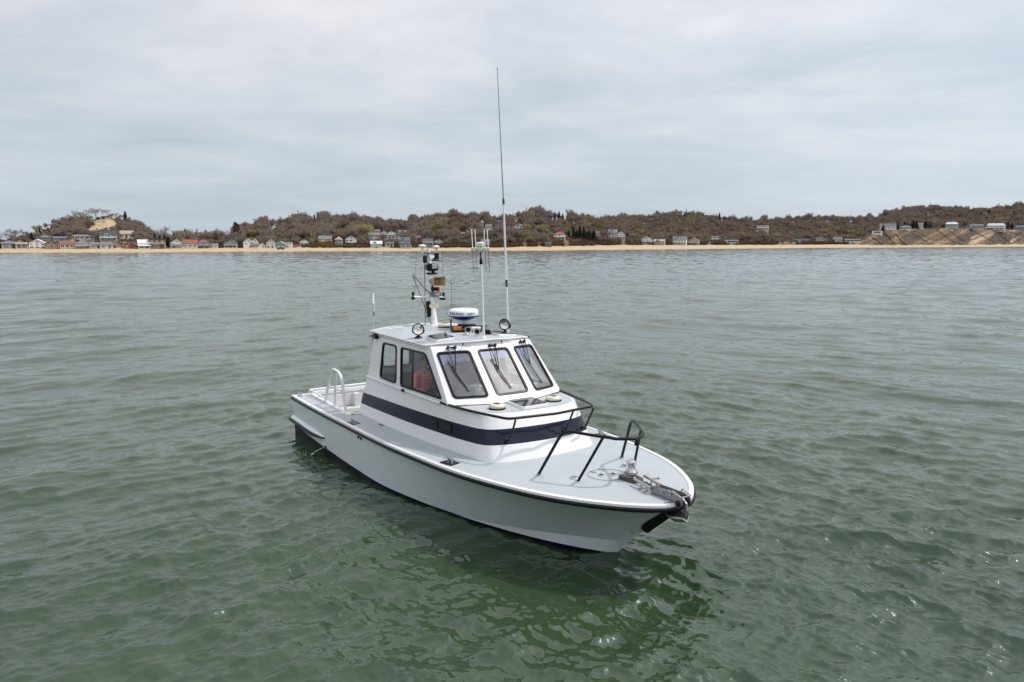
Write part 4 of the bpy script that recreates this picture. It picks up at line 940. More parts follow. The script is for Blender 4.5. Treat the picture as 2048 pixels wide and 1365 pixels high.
def offset_rail(R_, o, dz):
    out = []
    for i, p in enumerate(R_):
        t = (R_[min(i + 1, len(R_) - 1)] - R_[max(i - 1, 0)]); 
        if i == len(R_) - 1: nx = V((1, 0, 0))
        else: nx = V((-t.y, t.x, 0)).normalized()
        if nx.y < 0: nx = -nx
        if i > len(R_) * 0.6 and nx.x < 0: nx = -nx
        out.append(V((p.x + nx.x * o, max(0, p.y + nx.y * o), p.z + dz)))
    return out
# black rubber rub rail and the white toe rail above it
MB().tube(both(offset_rail(sheer, 0.012, -0.045)), 0.036, 8).build('rub_rail', RUBBER, BOAT, 60)
tb = MB(); a, bq, c, d_ = (offset_rail(sheer, 0.022, -0.012), offset_rail(sheer, 0.018, 0.022), offset_rail(sheer, -0.05, 0.026), offset_rail(sheer, -0.06, 0.004))
tb.loft([both(a), both(bq), both(c), both(d_)]); tb.build('toe_rail', WHITE, BOAT, 50)
tb = MB(); 
for z0 in (0,): tb.box((-9.945, 0, 0.992), (0.06, 4.30, 0.05))
tb.build('transom_cap', WHITE, BOAT, 0, bevel=0.01)
# deck, with the cockpit well cut out aft
CK = (-9.72, -7.02, 1.74)       # well: aft, forward, half width
def deck_z(x, y):
    yw, zw = side_x(sheer, x); return zw + 0.006 + 0.035 * (1 - (abs(y) / max(yw, .05)) ** 2) if x > -7.0 else zw + 0.006
db = MB(); xs = list(np.linspace(-7.02, 0.9, 40)) + list(np.linspace(0.9, 1.262, 16)[1:]); rows = []
for x in xs:
    yw = max(side_x(offset_rail(sheer, -0.055, 0), x)[0], 0.02)
    rows.append([V((x, yw * k / 10, deck_z(x, yw * k / 10))) for k in range(-10, 11)])
db.loft(rows)
for s in (-1, 1):
    rows = []
    for x in np.linspace(-9.93, -7.02, 12):
        yw = side_x(sheer, x)[0] - 0.05; rows.append([V((x, s * y, deck_z(x, y))) for y in (CK[2], (CK[2] + yw) / 2, yw)])
    db.loft(rows)
db.loft([[V((x, y, 1.006)) for y in np.linspace(-CK[2], CK[2], 6)] for x in (-9.93, CK[0])])
db.build('deck', DECK, BOAT, 30)
# cockpit well
CKW = mat('cockpit_paint', (0.62, 0.63, 0.64), 0.4, var=0.05, scale=2)
MB().add([(CK[0], -CK[2], .45), (CK[1], -CK[2], .45), (CK[1], CK[2], .45), (CK[0], CK[2], .45)], [(0, 1, 2, 3)]).build('cockpit_floor', FLOORM, BOAT, 0)
cw = MB(); z0, z1 = .45, 1.0
cw.add([(CK[0], -CK[2], z0), (CK[0], CK[2], z0), (CK[0], CK[2], z1), (CK[0], -CK[2], z1)], [(0, 1, 2, 3)])
for s in (-1, 1): cw.add([(CK[0], s * CK[2], z0), (CK[1], s * CK[2], z0), (CK[1], s * CK[2], z1), (CK[0], s * CK[2], z1)], [(0, 1, 2, 3)])
cw.add([(CK[1], -CK[2], z0), (CK[1], CK[2], z0), (CK[1], CK[2], 1.02), (CK[1], -CK[2], 1.02)], [(0, 1, 2, 3)])
cw.box((CK[0] + .19, 0, .58), (.36, 3.4, .10)); cw.build('cockpit_wall', CKW, BOAT, 0, normals=False)
cp = MB()
for y in (-1.1, .1, 1.1): cp.box((CK[0] + .02, y, .80), (.03, .95, .32))
cp.box((CK[0] + .12, -.62, .72), (.2, .14, .5)); cp.build('transom_locker', CKW, BOAT, 0, bevel=.012)
co = MB()
for s in (-1, 1): co.box(((CK[0] + CK[1]) / 2, s * (CK[2] - .015), 1.03), (CK[1] - CK[0], .09, .055))
co.box((CK[0] - .02, 0, 1.055), (.09, 2 * CK[2], .105)); co.build('coaming', WHITE, BOAT, 0, bevel=.014)
st = MB()
for s in (-1, 1):
    st.tube([(-7.38, s * 2.07, 1.03), (-7.25, s * 1.72, 1.036), (-6.95, s * 1.5, 1.06)], .022, 8)
st.build('deck_coaming', WHITE, BOAT, 60)
sr = MB()
for s in (-1, 1):
    sr.tube([(-9.76, s * 1.79, 1.03), (-9.76, s * 1.79, 1.15), (-8.66, s * 1.745, 1.13), (-8.64, s * 1.745, 1.04)] if s < 0 else [(-9.76, 1.79, 1.03), (-9.76, 1.79, 1.15), (-7.4, 1.745, 1.13), (-7.38, 1.745, 1.04)], .02, 8)
    sr.tube([(-9.1, s * 1.76, 1.03), (-9.1, s * 1.76, 1.14)], .014, 6)
sr.tube([(-9.76, -1.79, 1.145), (-9.78, 0, 1.16), (-9.76, 1.79, 1.145)], .024, 8)
for y in (-1.0, 0, 1.0): sr.tube([(-9.77, y, 1.06), (-9.77, y, 1.16)], .014, 6)
sr.build('cockpit_rail', WHITE, BOAT, 60)
for s in (-1, 1):
    h = MB()
    P = fillet([(-8.615, s * 1.765, 1.03), (-8.13, s * 1.745, 1.93), (-7.47, s * 1.735, 1.92), (-7.31, s * 1.715, 1.03)], [0, .22, .42, 0], 6)
    h.tube(P, .034, 10); h.tube([(-7.984, s * 1.745, 1.03), (-7.82, s * 1.74, 1.9)], .026, 8); h.tube([(-8.39, s * 1.75, 1.48), (-7.40, s * 1.73, 1.50)], .022, 8)
    h.build('boarding_hoop', WHITE, BOAT, 60)
# stern spray rail with its black edge
for s in (-1, 1):
    pr = MB(); rows = []
    for t in np.linspace(0, 1, 20):
        x = -10.0 + 2.36 * t; taper = min(1.0, (1 - t) / 0.28) ** 0.6 if t > 0.72 else 1.0; y = side_x(sheer, max(x, -9.95))[0] - 0.025
        zc_ = .45 - .01 * t; w_ = .085 * max(taper, .03); hh = .05 * max(taper, .05)
        rows.append([V((x, s * y, zc_ + hh)), V((x, s * (y + w_ * .55), zc_ + hh * .6)), V((x, s * (y + w_), zc_ - hh * .3)), V((x, s * (y + w_ * .8), zc_ - hh)), V((x, s * y, zc_ - hh * 1.2))])
    pr.loft(rows); pr.add(rows[0], [(0, 1, 2, 3, 4)]); so = pr.build('spray_rail', HULLW, BOAT, 50)
    MB().tube([r_[2] * .6 + r_[3] * .4 + V((0, s * .016, -.012)) for r_ in rows], [.042] * 15 + [.038, .034, .03, .024, .016], 8).build('rub_strip', RUBBER, so, 60)

# ---- lower cabin: four plan outlines lofted, the middle band is the navy stripe
def outline(half):
    P = spline([V(p) for p in half], 6); return P + [V((p.x, -p.y, p.z)) for p in reversed(P[:-1])]
TOPO = [(-7.07, 1.275, 1.86), (-5.8, 1.275, 1.87), (-4.6, 1.265, 1.885), (-3.5, 1.245, 1.90), (-2.9, 1.16, 1.905), (-2.5, 1.06, 1.905), (-2.29, .88, 1.905), (-2.17, .5, 1.91), (-2.13, 0, 1.915)]
BASO = [(-7.10, 1.50, 1.02), (-5.8, 1.45, 1.04), (-4.6, 1.385, 1.06), (-3.2, 1.275, 1.085), (-2.5, 1.215, 1.105), (-2.05, 1.15, 1.12), (-1.84, .97, 1.15), (-1.72, .5, 1.17), (-1.68, 0, 1.18)]
NVT = [1.50, 1.545, 1.585, 1.63, 1.645, 1.655, 1.66, 1.665, 1.667]
NVB = [1.265, 1.285, 1.315, 1.36, 1.385, 1.405, 1.42, 1.427, 1.43]
def lerp_ring(zs): return [tuple(V(b).lerp(V(t), (z - b[2]) / (t[2] - b[2]))) for b, t, z in zip(BASO, TOPO, zs)]
r0, r1, r2, r3 = outline([(x, y, z - .03) for x, y, z in BASO]), outline(lerp_ring(NVB)), outline(lerp_ring(NVT)), outline(TOPO)
lc = MB(); lc.loft([r0, r1]); lc.loft([r2, r3])
for ra, rb in ((r0, r1), (r1, r2), (r2, r3)): lc.add([ra[0], ra[-1], rb[-1], rb[0]], [(0, 1, 2, 3)])
lc.build('cabin_base', WHITE, BOAT, 35)
CAB = BOAT
MB().loft([r1, r2]).build('stripe', NAVY, BOAT, 35)
def on_stripe(x, k):      # point and outward normal on the starboard stripe
    a = min(range(len(r1)), key=lambda i: abs(r1[i].x - x) + (9 if r1[i].y > 0 else 0)); p = r1[a].lerp(r2[a], k); n = V((0.05, -1, .2)).normalized(); return p, n
for s in (-1, 1):
    xs0 = ((-3.62, .88), (-3.12, .90), (-3.08, .20), (-3.58, .18)); q = []
    for x, k in xs0:
        yb_ = float(np.interp(x, [p[0] for p in lerp_ring(NVB)], [p[1] for p in lerp_ring(NVB)])); yt_ = float(np.interp(x, [p[0] for p in lerp_ring(NVT)], [p[1] for p in lerp_ring(NVT)]))
        zb_ = float(np.interp(x, [p[0] for p in lerp_ring(NVB)], NVB)); zt_ = float(np.interp(x, [p[0] for p in lerp_ring(NVT)], NVT))
        q.append(V((x, s * (yb_ + (yt_ - yb_) * k + .004), zb_ + (zt_ - zb_) * k)))
    o = fillet(q, .06, 4, True); n = newell(q); n = n if n.y * s > 0 else -n
    ph = MB(); i_ = fillet(inset(q, .035 if newell(q).dot(n) > 0 else .035), .045, 4, True)
    ph.loft([o + o[:1], [p + n * .022 for p in o + o[:1]], [p + n * .022 for p in i_ + i_[:1]], [p for p in i_ + i_[:1]]]); po = ph.build('porthole', BLACK, BOAT, 40)
    MB().add([p + n * .006 for p in i_], [tuple(range(len(i_)))]).build('pane', mat('porthole_glass', (.006, .007, .008), .06, var=.1), po, 0)
# trunk top in deck grey, white strip left along the windshield
cap = [p for p in r3 if p.x > -3.6]; cap_in = [V((p.x, p.y, p.z)) for p in cap]
MB().add([V((-3.6, cap[0].y, 1.90))] + cap + [V((-3.6, cap[-1].y, 1.90))], [tuple(range(len(cap) + 2))]).build('trunk_top', WHITE, BOAT, 0)
gp = [V((p.x - .03, p.y * .955, p.z + .004)) for p in cap if p.x > -3.15]
MB().add(gp + [V((-2.83, -.46, 1.906)), V((-2.83, .46, 1.906))], [tuple(range(len(gp) + 2))]).build('trunk_panel', DECK, BOAT, 0)
lg = MB()
for s in (-1, 1): lg.tube([V((p.x, s * (abs(p.y) + .012), p.z + .004)) for p in r3 if p.x < -3.42 and p.y > 0], .022, 8)
lg.tube([(-7.075, -1.27, 1.862), (-7.075, 1.27, 1.862)], .022, 8)
lg.build('ledge', WHITE, BOAT, 60)
lc_ = MB(); 
for s in (-1, 1): lc_.box((-5.05, s * 1.31, 1.885), (.10, .05, .05))
lc_.build('ledge_clip', BLACK, BOAT, 0, bevel=.008)

# ---- wheelhouse: flat panels with rounded window openings
def fill(loops, name=None):
    """triangulated face between closed 3d loops"""
    bm = bmesh.new(); ed = []
    for lp in loops:
        vs = [bm.verts.new(p) for p in lp]
        for i in range(len(vs)): ed.append(bm.edges.new((vs[i], vs[(i + 1) % len(vs)])))
    bmesh.ops.triangle_fill(bm, use_beauty=True, use_dissolve=False, edges=ed)
    bm.verts.index_update(); v = [tuple(q.co) for q in bm.verts]; f = [tuple(q.index for q in fc.verts) for fc in bm.faces]; bm.free(); return v, f
def panel(b, outer, holes, th=0.035, out_hint=(0, 0, 0)):
    n = newell([V(p) for p in outer]); n = n if n.dot(V(out_hint)) > 0 else -n
    v, f = fill([outer] + holes); b.add(v, f); b.add([V(p) - n * th for p in v], [tuple(reversed(q)) for q in f])
    for h in holes: b.loft([h + h[:1], [V(p) - n * th for p in h + h[:1]]])
    return n
def to_plane(P, p0, n): return [V(p) - n * (V(p) - p0).dot(n) for p in P]
WINDOWS = []
def win(q, outer, hint, rad, strip=False, name='window', fr=.042):
    n = newell([V(p) for p in outer]); n = n if n.dot(V(hint)) > 0 else -n
    q = to_plane(q, V(outer[0]), n)
    if newell(q).dot(n) < 0: q = q[::-1]
    hole = fillet(inset(q, .014), rad, 5, True)
    WINDOWS.append((q, n, rad, strip, name, fr)); return hole
def flip(P): return [(p[0], -p[1], p[2]) for p in P]
whb = MB()
A_b, A_t = (-7.03, -1.272, 1.87), (-7.03, -1.112, 2.865)
F_b, F_t = (-3.19, -1.255, 1.92), (-4.14, -1.125, 2.87)
C_b, C_t = (-2.86, -.44, 1.925), (-3.83, -.415, 2.885)
side = [A_b, F_b, F_t, A_t]
wA = [(-6.418, -1.141, 2.705), (-5.67, -1.139, 2.717), (-5.475, -1.271, 1.944), (-6.371, -1.271, 1.942)]
wF = [(-5.468, -1.14, 2.713), (-4.30, -1.137, 2.733), (-3.408, -1.262, 1.985), (-5.271, -1.273, 1.932)]
outf = [F_b, C_b, C_t, F_t]
wO = [(-4.005, -1.085, 2.766), (-3.761, -.485, 2.80), (-2.979, -.51, 2.03), (-3.248, -1.116, 1.995)]
cen = [C_b, (C_b[0], -C_b[1], C_b[2]), (C_t[0], -C_t[1], C_t[2]), C_t]
wC = [(-3.74, -.35, 2.80), (-3.74, .35, 2.80), (-2.965, .36, 2.035), (-2.965, -.36, 2.035)]
for s in (1, -1):
    fl = (lambda P: P) if s == 1 else flip
    h = (0, -s, 0)
    panel(whb, fl(side), [win(fl(wA), fl(side), h, [.10, .12, .10, .10]), win(fl(wF), fl(side), h, [.10, .10, .13, .10])], out_hint=h)
    h = (1, -s * .4, .8)
    panel(whb, fl(outf), [win(fl(wO), fl(outf), h, .09, True)], out_hint=h)
panel(whb, cen, [win(wC, cen, (1, 0, .8), .09, True)], out_hint=(1, 0, .8))
aft = [A_b, (A_b[0], -A_b[1], A_b[2]), (A_t[0], -A_t[1], A_t[2]), A_t]
wD = [(-7.03, .05, 1.90), (-7.03, .70, 1.90), (-7.03, .70, 2.72), (-7.03, .05, 2.72)]; wE = [(-7.03, -.95, 2.02), (-7.03, -.22, 2.02), (-7.03, -.22, 2.70), (-7.03, -.93, 2.70)]
panel(whb, aft, [win(wD, aft, (-1, 0, 0), .07), win(wE, aft, (-1, 0, 0), .08)], out_hint=(-1, 0, 0))
whb.build('wheelhouse', WHITE, BOAT, 35, normals=False)
for q, n, rad, strip, name, fr in WINDOWS:
    o = fillet(q, rad, 6, True); i_ = fillet(inset(q, fr), (max(.03, (rad if not isinstance(rad, list) else rad[0]) - fr * .5)), 6, True)
    if newell(q).dot(n) < 0: n = -n
    b = MB(); L = lambda P, d: [p + n * d for p in P] + [P[0] + n * d]
    b.loft([L(o, .002), L(o, .014), L(i_, .018), L(i_, -.03), L(o, -.036)])
    wo = empty('window', sum(q, V()) / len(q), 0, BOAT); off = V(wo.location)
    b.v = [tuple(V(p) - off) for p in b.v]; b.build('frame', RUBBER, wo, 30)
    gl = MB(); gl.add([p - off - n * .004 for p in i_], [tuple(range(len(i_)))]); gl.build('glass', GLASS if n.x > .3 else GLASS_SIDE, wo, 0, normals=False)
    if strip:
        i0 = inset(q, fr * .9); up_ = sorted(i0, key=lambda p: -p.z); t2 = sorted(up_[:2], key=lambda p: p.y); b2 = sorted(up_[2:], key=lambda p: p.y)
        sq = [t2[0], t2[1], t2[1].lerp(b2[1], .2), t2[0].lerp(b2[0], .2)]
        MB().add([p - off - n * .012 for p in sq], [(0, 1, 2, 3)]).build('sun_strip', STRIP, wo, 0)
# slider bars in the forward side windows and the small blue sticker
for s in (-1, 1):
    MB().tube([(-4.905, s * 1.136, 2.70), (-4.70, s * 1.258, 1.965)], .018, 6).build('slider_bar', BLACK, BOAT, 60)
sk = V((-3.588, -1.244, 2.078)); e1 = V((1, 0, 0)); e2 = V((-.1, .16, .98)).normalized()
st_o = MB().add([sk - e1 * .028 - e2 * .06, sk + e1 * .028 - e2 * .06, sk + e1 * .028 + e2 * .06, sk - e1 * .028 + e2 * .06], [(0, 1, 2, 3)]).build('sticker', mat('sticker_blue', (.02, .22, .55), .4), BOAT, 0)
sm = MB()
for k in range(3):
    c = sk + V((0, -.003, 0)) + e2 * (-.032 + .032 * k); sm.add([c - e1 * .018 - e2 * .006, c + e1 * .018 - e2 * .006, c + e1 * .018 + e2 * .006, c - e1 * .018 + e2 * .006], [(0, 1, 2, 3)])
sm.build('print', mat('sticker_white', (.8, .8, .8), .5), st_o, 0)

# ---- roof
def roof_out(s, k=0.0):
    pts = [(-7.10 + k, 1.165 - k, 2.868), (-5.6, 1.17 - k, 2.875), (-4.18 - k * .6, 1.16 - k, 2.872), (-3.80 - k, .42 - k * .1, 2.888)]
    return [V((x, s * y, z)) for x, y, z in pts]
RX = lambda y: -3.80 - .46 * max(0, (abs(y) - .42)) / .74 - 0
def roof_z(x, y): return 2.875 + .085 * (1 - min(1, abs(y) / 1.17) ** 2)
def roof_grid(dx, dy, dz, nx=14, ny=16):
    rows = []
    for i in range(nx + 1):
        row = []
        for j in range(ny + 1):
            y = (1.17 - dy) * (2 * j / ny - 1); xf = RX(y) - dx; xa = -7.11 + dx; x = xa + (xf - xa) * i / nx; row.append(V((x, y, roof_z(x, y) + dz)))
        rows.append(row)
    return rows
rg_ = roof_grid(0, 0, 0); rb = MB(); rb.loft(rg_); low_ = [[V((p.x, p.y, 2.83)) for p in row] for row in rg_]; rb.loft(low_)
edge = lambda G: [G[0][j] for j in range(len(G[0]))] + [G[i][-1] for i in range(1, len(G))] + [G[-1][j] for j in range(len(G[0]) - 2, -1, -1)] + [G[i][0] for i in range(len(G) - 2, 0, -1)]
e0, e1_ = edge(rg_), edge(low_); rb.loft([e0 + e0[:1], e1_ + e1_[:1]]); rb.tube(e0, .018, 6, closed=True)
rb.build('roof', WHITE, BOAT, 40)
MB().loft(roof_grid(.035, .035, .005)).build('roof_panel', DECK, BOAT, 40)

# ---- inside the wheelhouse
ib = MB()
ib.box((-5.2, 0, 1.12), (3.7, 2.5, .06)); ib.build('cabin_floor', INTER, BOAT, 0)
ib = MB()
ib.prism([(-3.05, -1.12, 1.905), (-3.05, 1.12, 1.905), (-3.75, 1.12, 1.90), (-3.85, 1.12, 1.80), (-3.85, -1.12, 1.80), (-3.75, -1.12, 1.90)], (0, 0, .02))
ib.box((-3.55, 0, 1.55), (.6, 2.2, .7)); ib.box((-3.62, .45, 1.96), (.28, .7, .12)); ib.box((-3.97, -.25, 1.68), (.42, .6, .76)); ib.build('dashboard', INTER, BOAT, 0, bevel=.01)
il = MB()
for s in (-1, 1): il.add([(-7.0, s * 1.24, 1.1), (-3.3, s * 1.22, 1.1), (-3.3, s * 1.225, 1.92), (-7.0, s * 1.235, 1.92)], [(0, 1, 2, 3)])
il.add([(-6.99, -1.22, 1.1), (-6.99, 1.22, 1.1), (-6.99, 1.22, 1.88), (-6.99, -1.22, 1.88)], [(0, 1, 2, 3)])
il.add([(-6.99, -1.1, 2.825), (-6.99, 1.1, 2.825), (-4.1, 1.08, 2.825), (-3.85, .4, 2.825), (-3.85, -.4, 2.825), (-4.1, -1.08, 2.825)], [(0, 1, 2, 3, 4, 5)])
il.build('cabin_liner', INTERL, BOAT, 0)
def seat(x, y, w_=.52, high=2.34):
    r_ = empty('helm_seat', (x, y, 1.15), 0, BOAT)
    MB().lathe([(.18, 0), (.18, .03), (.05, .05), (.05, .42)], n=12).build('pedestal', STEEL, r_)
    MB().box((0, 0, .48), (.5, w_, .13)).build('seat', VINYL, r_, 40, bevel=.05)
    h = high - 1.15 - .5; q = [(-.24, -w_ / 2, .52), (-.24, w_ / 2, .52), (-.34, w_ * .46, .52 + h), (-.34, -w_ * .46, .52 + h)]
    MB().prism(fillet(q, [.05, .05, .16, .16], 5, True), (.12, 0, .02)).build('backrest', VINYL, r_, 40, bevel=.03)
seat(-4.62, .02, .62); seat(-5.2, -.75, .5, 2.1); seat(-5.6, .78, .5, 2.3)
sw = MB(); c0 = V((-3.98, .52, 1.86)); ax_ = V((-.75, 0, .65)).normalized(); u_ = V((0, 1, 0)); v_ = ax_.cross(u_)
sw.tube([c0 + u_ * math.cos(t) * .2 + v_ * math.sin(t) * .2 for t in np.linspace(0, 2 * math.pi, 25)[:-1]], .014, 6, closed=True)
for k in range(3): t = k * 2.094 + .5; sw.tube([c0, c0 + u_ * math.cos(t) * .2 + v_ * math.sin(t) * .2], .01, 6)
sw.tube([c0, c0 - ax_ * .2], .025, 8); sw.build('steering_wheel', STEEL, BOAT, 60)
MB().box((-3.62, -.30, 2.0), (.16, .24, .17)).lathe([(.11, 0), (.10, .06), (.02, .08)], (-3.62, -.30, 2.07), n=14).build('dash_unit', mat('offwhite_plastic', (.6, .6, .57), .5), BOAT, 30, bevel=.02)
MB().box((-3.60, .92, 1.98), (.10, .12, .14)).build('dash_box', mat('offwhite_plastic', (.6, .6, .57), .5), BOAT, 0, bevel=.02)
pp = empty('paper_notes', (1.623, 10.780, 0), -1.00368); tag(pp, 'loose white paper notes lying on the dashboard behind the windshield', 'paper')
rz = Matrix.Rotation(.35, 3, 'Z')
MB().box((-3.96, -.25, 2.064), (.2, .3, .004), rz).build('sheet', PAPER, pp, 0)
MB().box((-3.94, -.20, 2.071), (.16, .12, .006), rz).box((-3.94, -.20, 2.076), (.09, .06, .003), rz, 1).build('card', [PAPER, GREYP], pp, 0)

# ------------------------------------------------------------------ fittings of the boat
def at_roof(x, y, dz=0.0): return V((x, y, roof_z(x, y) + .005 + dz))
def hatch(name, pts, h, knob=True, pane=GLASSD):
    """low deck hatch: pale frame with a dark acrylic lid, pts its four corners"""
    P = [V(p) for p in pts]; n = newell(P); P = P if n.z > 0 else P[::-1]; n = newell(P)
    c = sum(P, V()) / 4; r_ = empty(name, c, 0, BOAT); P = [p - c for p in P]
    o = fillet(P, .07, 5, True); i_ = fillet(inset(P, .030), .055, 5, True); i2 = fillet(inset(P, .016), .06, 5, True)
    L = lambda Q, d: [p + n * d for p in Q] + [Q[0] + n * d]
    b = MB(); b.loft([L(o, -.03), L(o, h * .7), L(fillet(inset(P, .008), .06, 5, True), h), L(i_, h)]); b.build('frame', WHITE if h > .035 else STEEL, r_, 50)
    MB().add([p + n * (h + .004) for p in i2], [tuple(range(len(i2)))]).build('lid', mat('smoked_acrylic', (.020, .021, .024), .10, var=.15, spec=.35), r_, 0)
    if knob: MB().lathe([(.028, 0), (.028, .012), (.008, .02), (.008, .05), (.02, .055), (.02, .065)], n * (h + .004) + (P[1] + P[2]) * .28, tuple(n), 10).build('knob', BLACK, r_)
    return r_
hatch('roof_hatch', [at_roof(-4.336, -.928), at_roof(-4.274, -.498), at_roof(-5.016, -.377), at_roof(-4.921, -.846)], .05)
hatch('roof_hatch', [at_roof(-4.20, .42), at_roof(-4.20, .87), at_roof(-5.0, .93), at_roof(-5.05, .52)], .05)
hatch('foredeck_hatch', [(-2.215, -.28, 1.925), (-2.235, .285, 1.925), (-2.885, .36, 1.92), (-2.865, -.22, 1.92)], .04, False)
def vent(p, s=1.0):
    r_ = empty('solar_vent', p, 0, BOAT)
    MB().lathe([(.155 * s, 0), (.155 * s, .012)], n=20).build('flange', BLACK, r_)
    MB().lathe([(.12 * s, .008), (.145 * s, .03), (.148 * s, .055), (.135 * s, .075), (.11 * s, .088), (.05 * s, .094)], n=24).build('cap', CREAM, r_, 50)
    MB().box((0, 0, .094), (.11 * s, .11 * s, .008), Matrix.Rotation(.4, 3, 'Z')).build('solar_panel', SOLAR, r_, 0)
vent((-2.549, -.613, 1.912)); vent((-2.549, .613, 1.912)); vent(at_roof(-6.16, .214), 1.0)
def searchlight(p, aim, h=.17):
    r_ = empty('searchlight', p, 0, BOAT); a = V(aim).normalized()
    b = MB(); b.lathe([(.085, 0), (.08, .012), (.05, .035), (.022, .05), (.018, h - .10)], n=14); side_ = a.cross(V((0, 0, 1))).normalized()
    b.tube([V((0, 0, h + .0)) + side_ * .125, V((0, 0, h - .06)) + side_ * .11, V((0, 0, h - .11)), V((0, 0, h - .06)) - side_ * .11, V((0, 0, h)) - side_ * .125], .011, 6); b.build('bracket', BLACK, r_)
    c = V((0, 0, h + .01)); MB().lathe([(.03, -.12), (.075, -.105), (.105, -.06), (.115, 0), (.118, .05), (.108, .055), (.105, .045)], c, a, 24, cap=False).lathe([(.001, -.121), (.03, -.12)], c, a, 24, cap=False).build('shell', STEEL, r_, 50)
    MB().tube([c + a * .05 + (side_ * math.cos(t) + side_.cross(a) * math.sin(t)) * .113 for t in np.linspace(0, 6.283, 25)[:-1]], .012, 6, closed=True).build('bezel', BLACK, r_, 60)
    MB().lathe([(.001, .01), (.06, .022), (.105, .045)], c, a, 24, cap=False).lathe([(.02, .012), (.02, .04), (.001, .045)], c, a, 10, cap=False).build('lens', LENS, r_, 60)
searchlight(at_roof(-5.123, -.912), (.80, -.45, .05)); searchlight(at_roof(-4.76, .94), (.55, -.80, .0), .20)
gr = MB(); 
gr.tube(fillet([at_roof(-6.40, -1.03, -.01), at_roof(-6.40, -1.03, .075), at_roof(-6.30, -.72, .075), at_roof(-6.30, -.72, -.01)], .05, 5), .018, 8); gr.build('roof_grab_rail', WHITE, BOAT, 60)
# radar with its pedestal, lettering on the dome
rc = at_roof(-5.58, .385); RAD = empty('radar', rc, 0, BOAT); rz0 = rc.z
MB().lathe([(.12, 0), (.115, .12), (.13, .19)], (0, 0, 0), n=20).build('pedestal', WHITE, RAD, 50)
MB().lathe([(.17, .175), (.225, .20), (.235, .235)], n=32).build('base', BLUE, RAD, 50)
MB().lathe([(.30, .232), (.315, .245), (.316, .262)], n=40).build('band', BLUE, RAD, 50)
MB().lathe([(.312, .26), (.313, .29), (.306, .345), (.288, .37), (.24, .385), (.12, .394), (.01, .395)], n=44).build('dome', WHITE, RAD, 60)
def wrap_text(txt, ang, size, shear=0.0, col=BLUE, stretch=1.0):
    cu = bpy.data.curves.new('lettering', 'FONT'); cu.body = txt; cu.size = size; cu.align_x = 'CENTER'; cu.shear = shear; cu.offset = size * .016; cu.resolution_u = 3
    to = bpy.data.objects.new('lettering', cu); COL.objects.link(to); dg = bpy.context.evaluated_depsgraph_get(); me = bpy.data.meshes.new_from_object(to.evaluated_get(dg)); bpy.data.objects.remove(to)
    bm = bmesh.new(); bm.from_mesh(me); bmesh.ops.triangulate(bm, faces=bm.faces)
    ext = bmesh.ops.extrude_face_region(bm, geom=bm.faces[:]); 
    for e in ext['geom']:
        if isinstance(e, bmesh.types.BMVert): e.co.z += 1
    for v in bm.verts:
        x, y, d = v.co.x * stretch, v.co.y, v.co.z; z = .283 + y; rr = float(np.interp(z, [.26, .29, .345], [.312, .313, .306])) + (.0015 if d < .5 else .004); a = ang + x / .31; v.co = (rr * math.cos(a), rr * math.sin(a), z)
    bm.to_mesh(me); bm.free(); me.materials.clear(); me.materials.append(col); me.name = 'lettering'
    return link(bpy.data.objects.new('lettering', me), RAD)
RAD.scale = (1.05, 1.05, 1.12); RAD.location.z += .03
camdir = math.atan2(-7.16 - .385, 8.22 + 5.58)
wrap_text('FURUNO', camdir - .56, .066, 0, BLUE, 1.32); wrap_text('NX', camdir + .42, .062, .35, BLUE, 1.3); wrap_text('T', camdir + .70, .055, .2, BLACK, 1.2)
# amber and clear strobe bar under the radar
sb = empty('strobe_bar', at_roof(-5.12, .20), camdir + .1, BOAT)
MB().box((-.16, .02, .115), (.2, .38, .07)).box((0, 0, .025), (.16, .62, .05)).build('mount', BLACK, sb, 0, bevel=.01)
MB().box((.0, -.20, .075), (.12, .20, .10)).build('amber_lens', AMBER, sb, 0, bevel=.02)
MB().box((-.02, -.20, .075), (.13, .26, .115)).box((-.03, .2, .075), (.1, .30, .12)).build('housing', BLACK, sb, 0, bevel=.015)
MB().box((.03, .19, .075), (.09, .24, .085)).build('clear_lens', LENS, sb, 0, bevel=.03)
def horn(p, aim, L=.34):
    r_ = empty('air_horn', p, 0, BOAT); a = V(aim).normalized()
    MB().tube([(0, 0, -.01), (0, 0, .1)], .013, 8).lathe([(.045, -.01), (.045, .01)], n=10).build('stand', STEEL, r_)
    MB().lathe([(.03, -.02), (.035, 0), (.018, .04), (.02, L * .6), (.035, L * .85), (.075, L), (.078, L + .012), (.066, L + .006), (.03, L * .82)], (0, 0, .11), a, 20, cap=False).build('trumpet', STEEL, r_, 60)
    MB().lathe([(.001, L * .86), (.045, L * .90)], (0, 0, .11), a, 14, cap=False).build('throat', BLACK, r_, 60)
horn(at_roof(-4.80, .02), (.9, -.30, .0), .24); horn(at_roof(-4.52, .16, -.02), (.72, -.68, .02), .22)
MB().lathe([(.03, -.01), (.02, .0), (.018, .16), (.026, .165), (.026, .21)], at_roof(-5.74, .156), n=10).build('stub_post', GREYP, BOAT)
cn = MB(); cn.lathe([(.07, 0), (.078, .04), (.078, .10)], at_roof(-4.62, .40), n=16); cn.build('drain_cup', BLACK, BOAT); MB().lathe([(.079, .10), (.08, .20), (.072, .20), (.07, .12)], at_roof(-4.62, .40), n=16, cap=False).build('cup_rim', mat('clear_grey', (.33, .35, .33), .2, var=.1), BOAT)

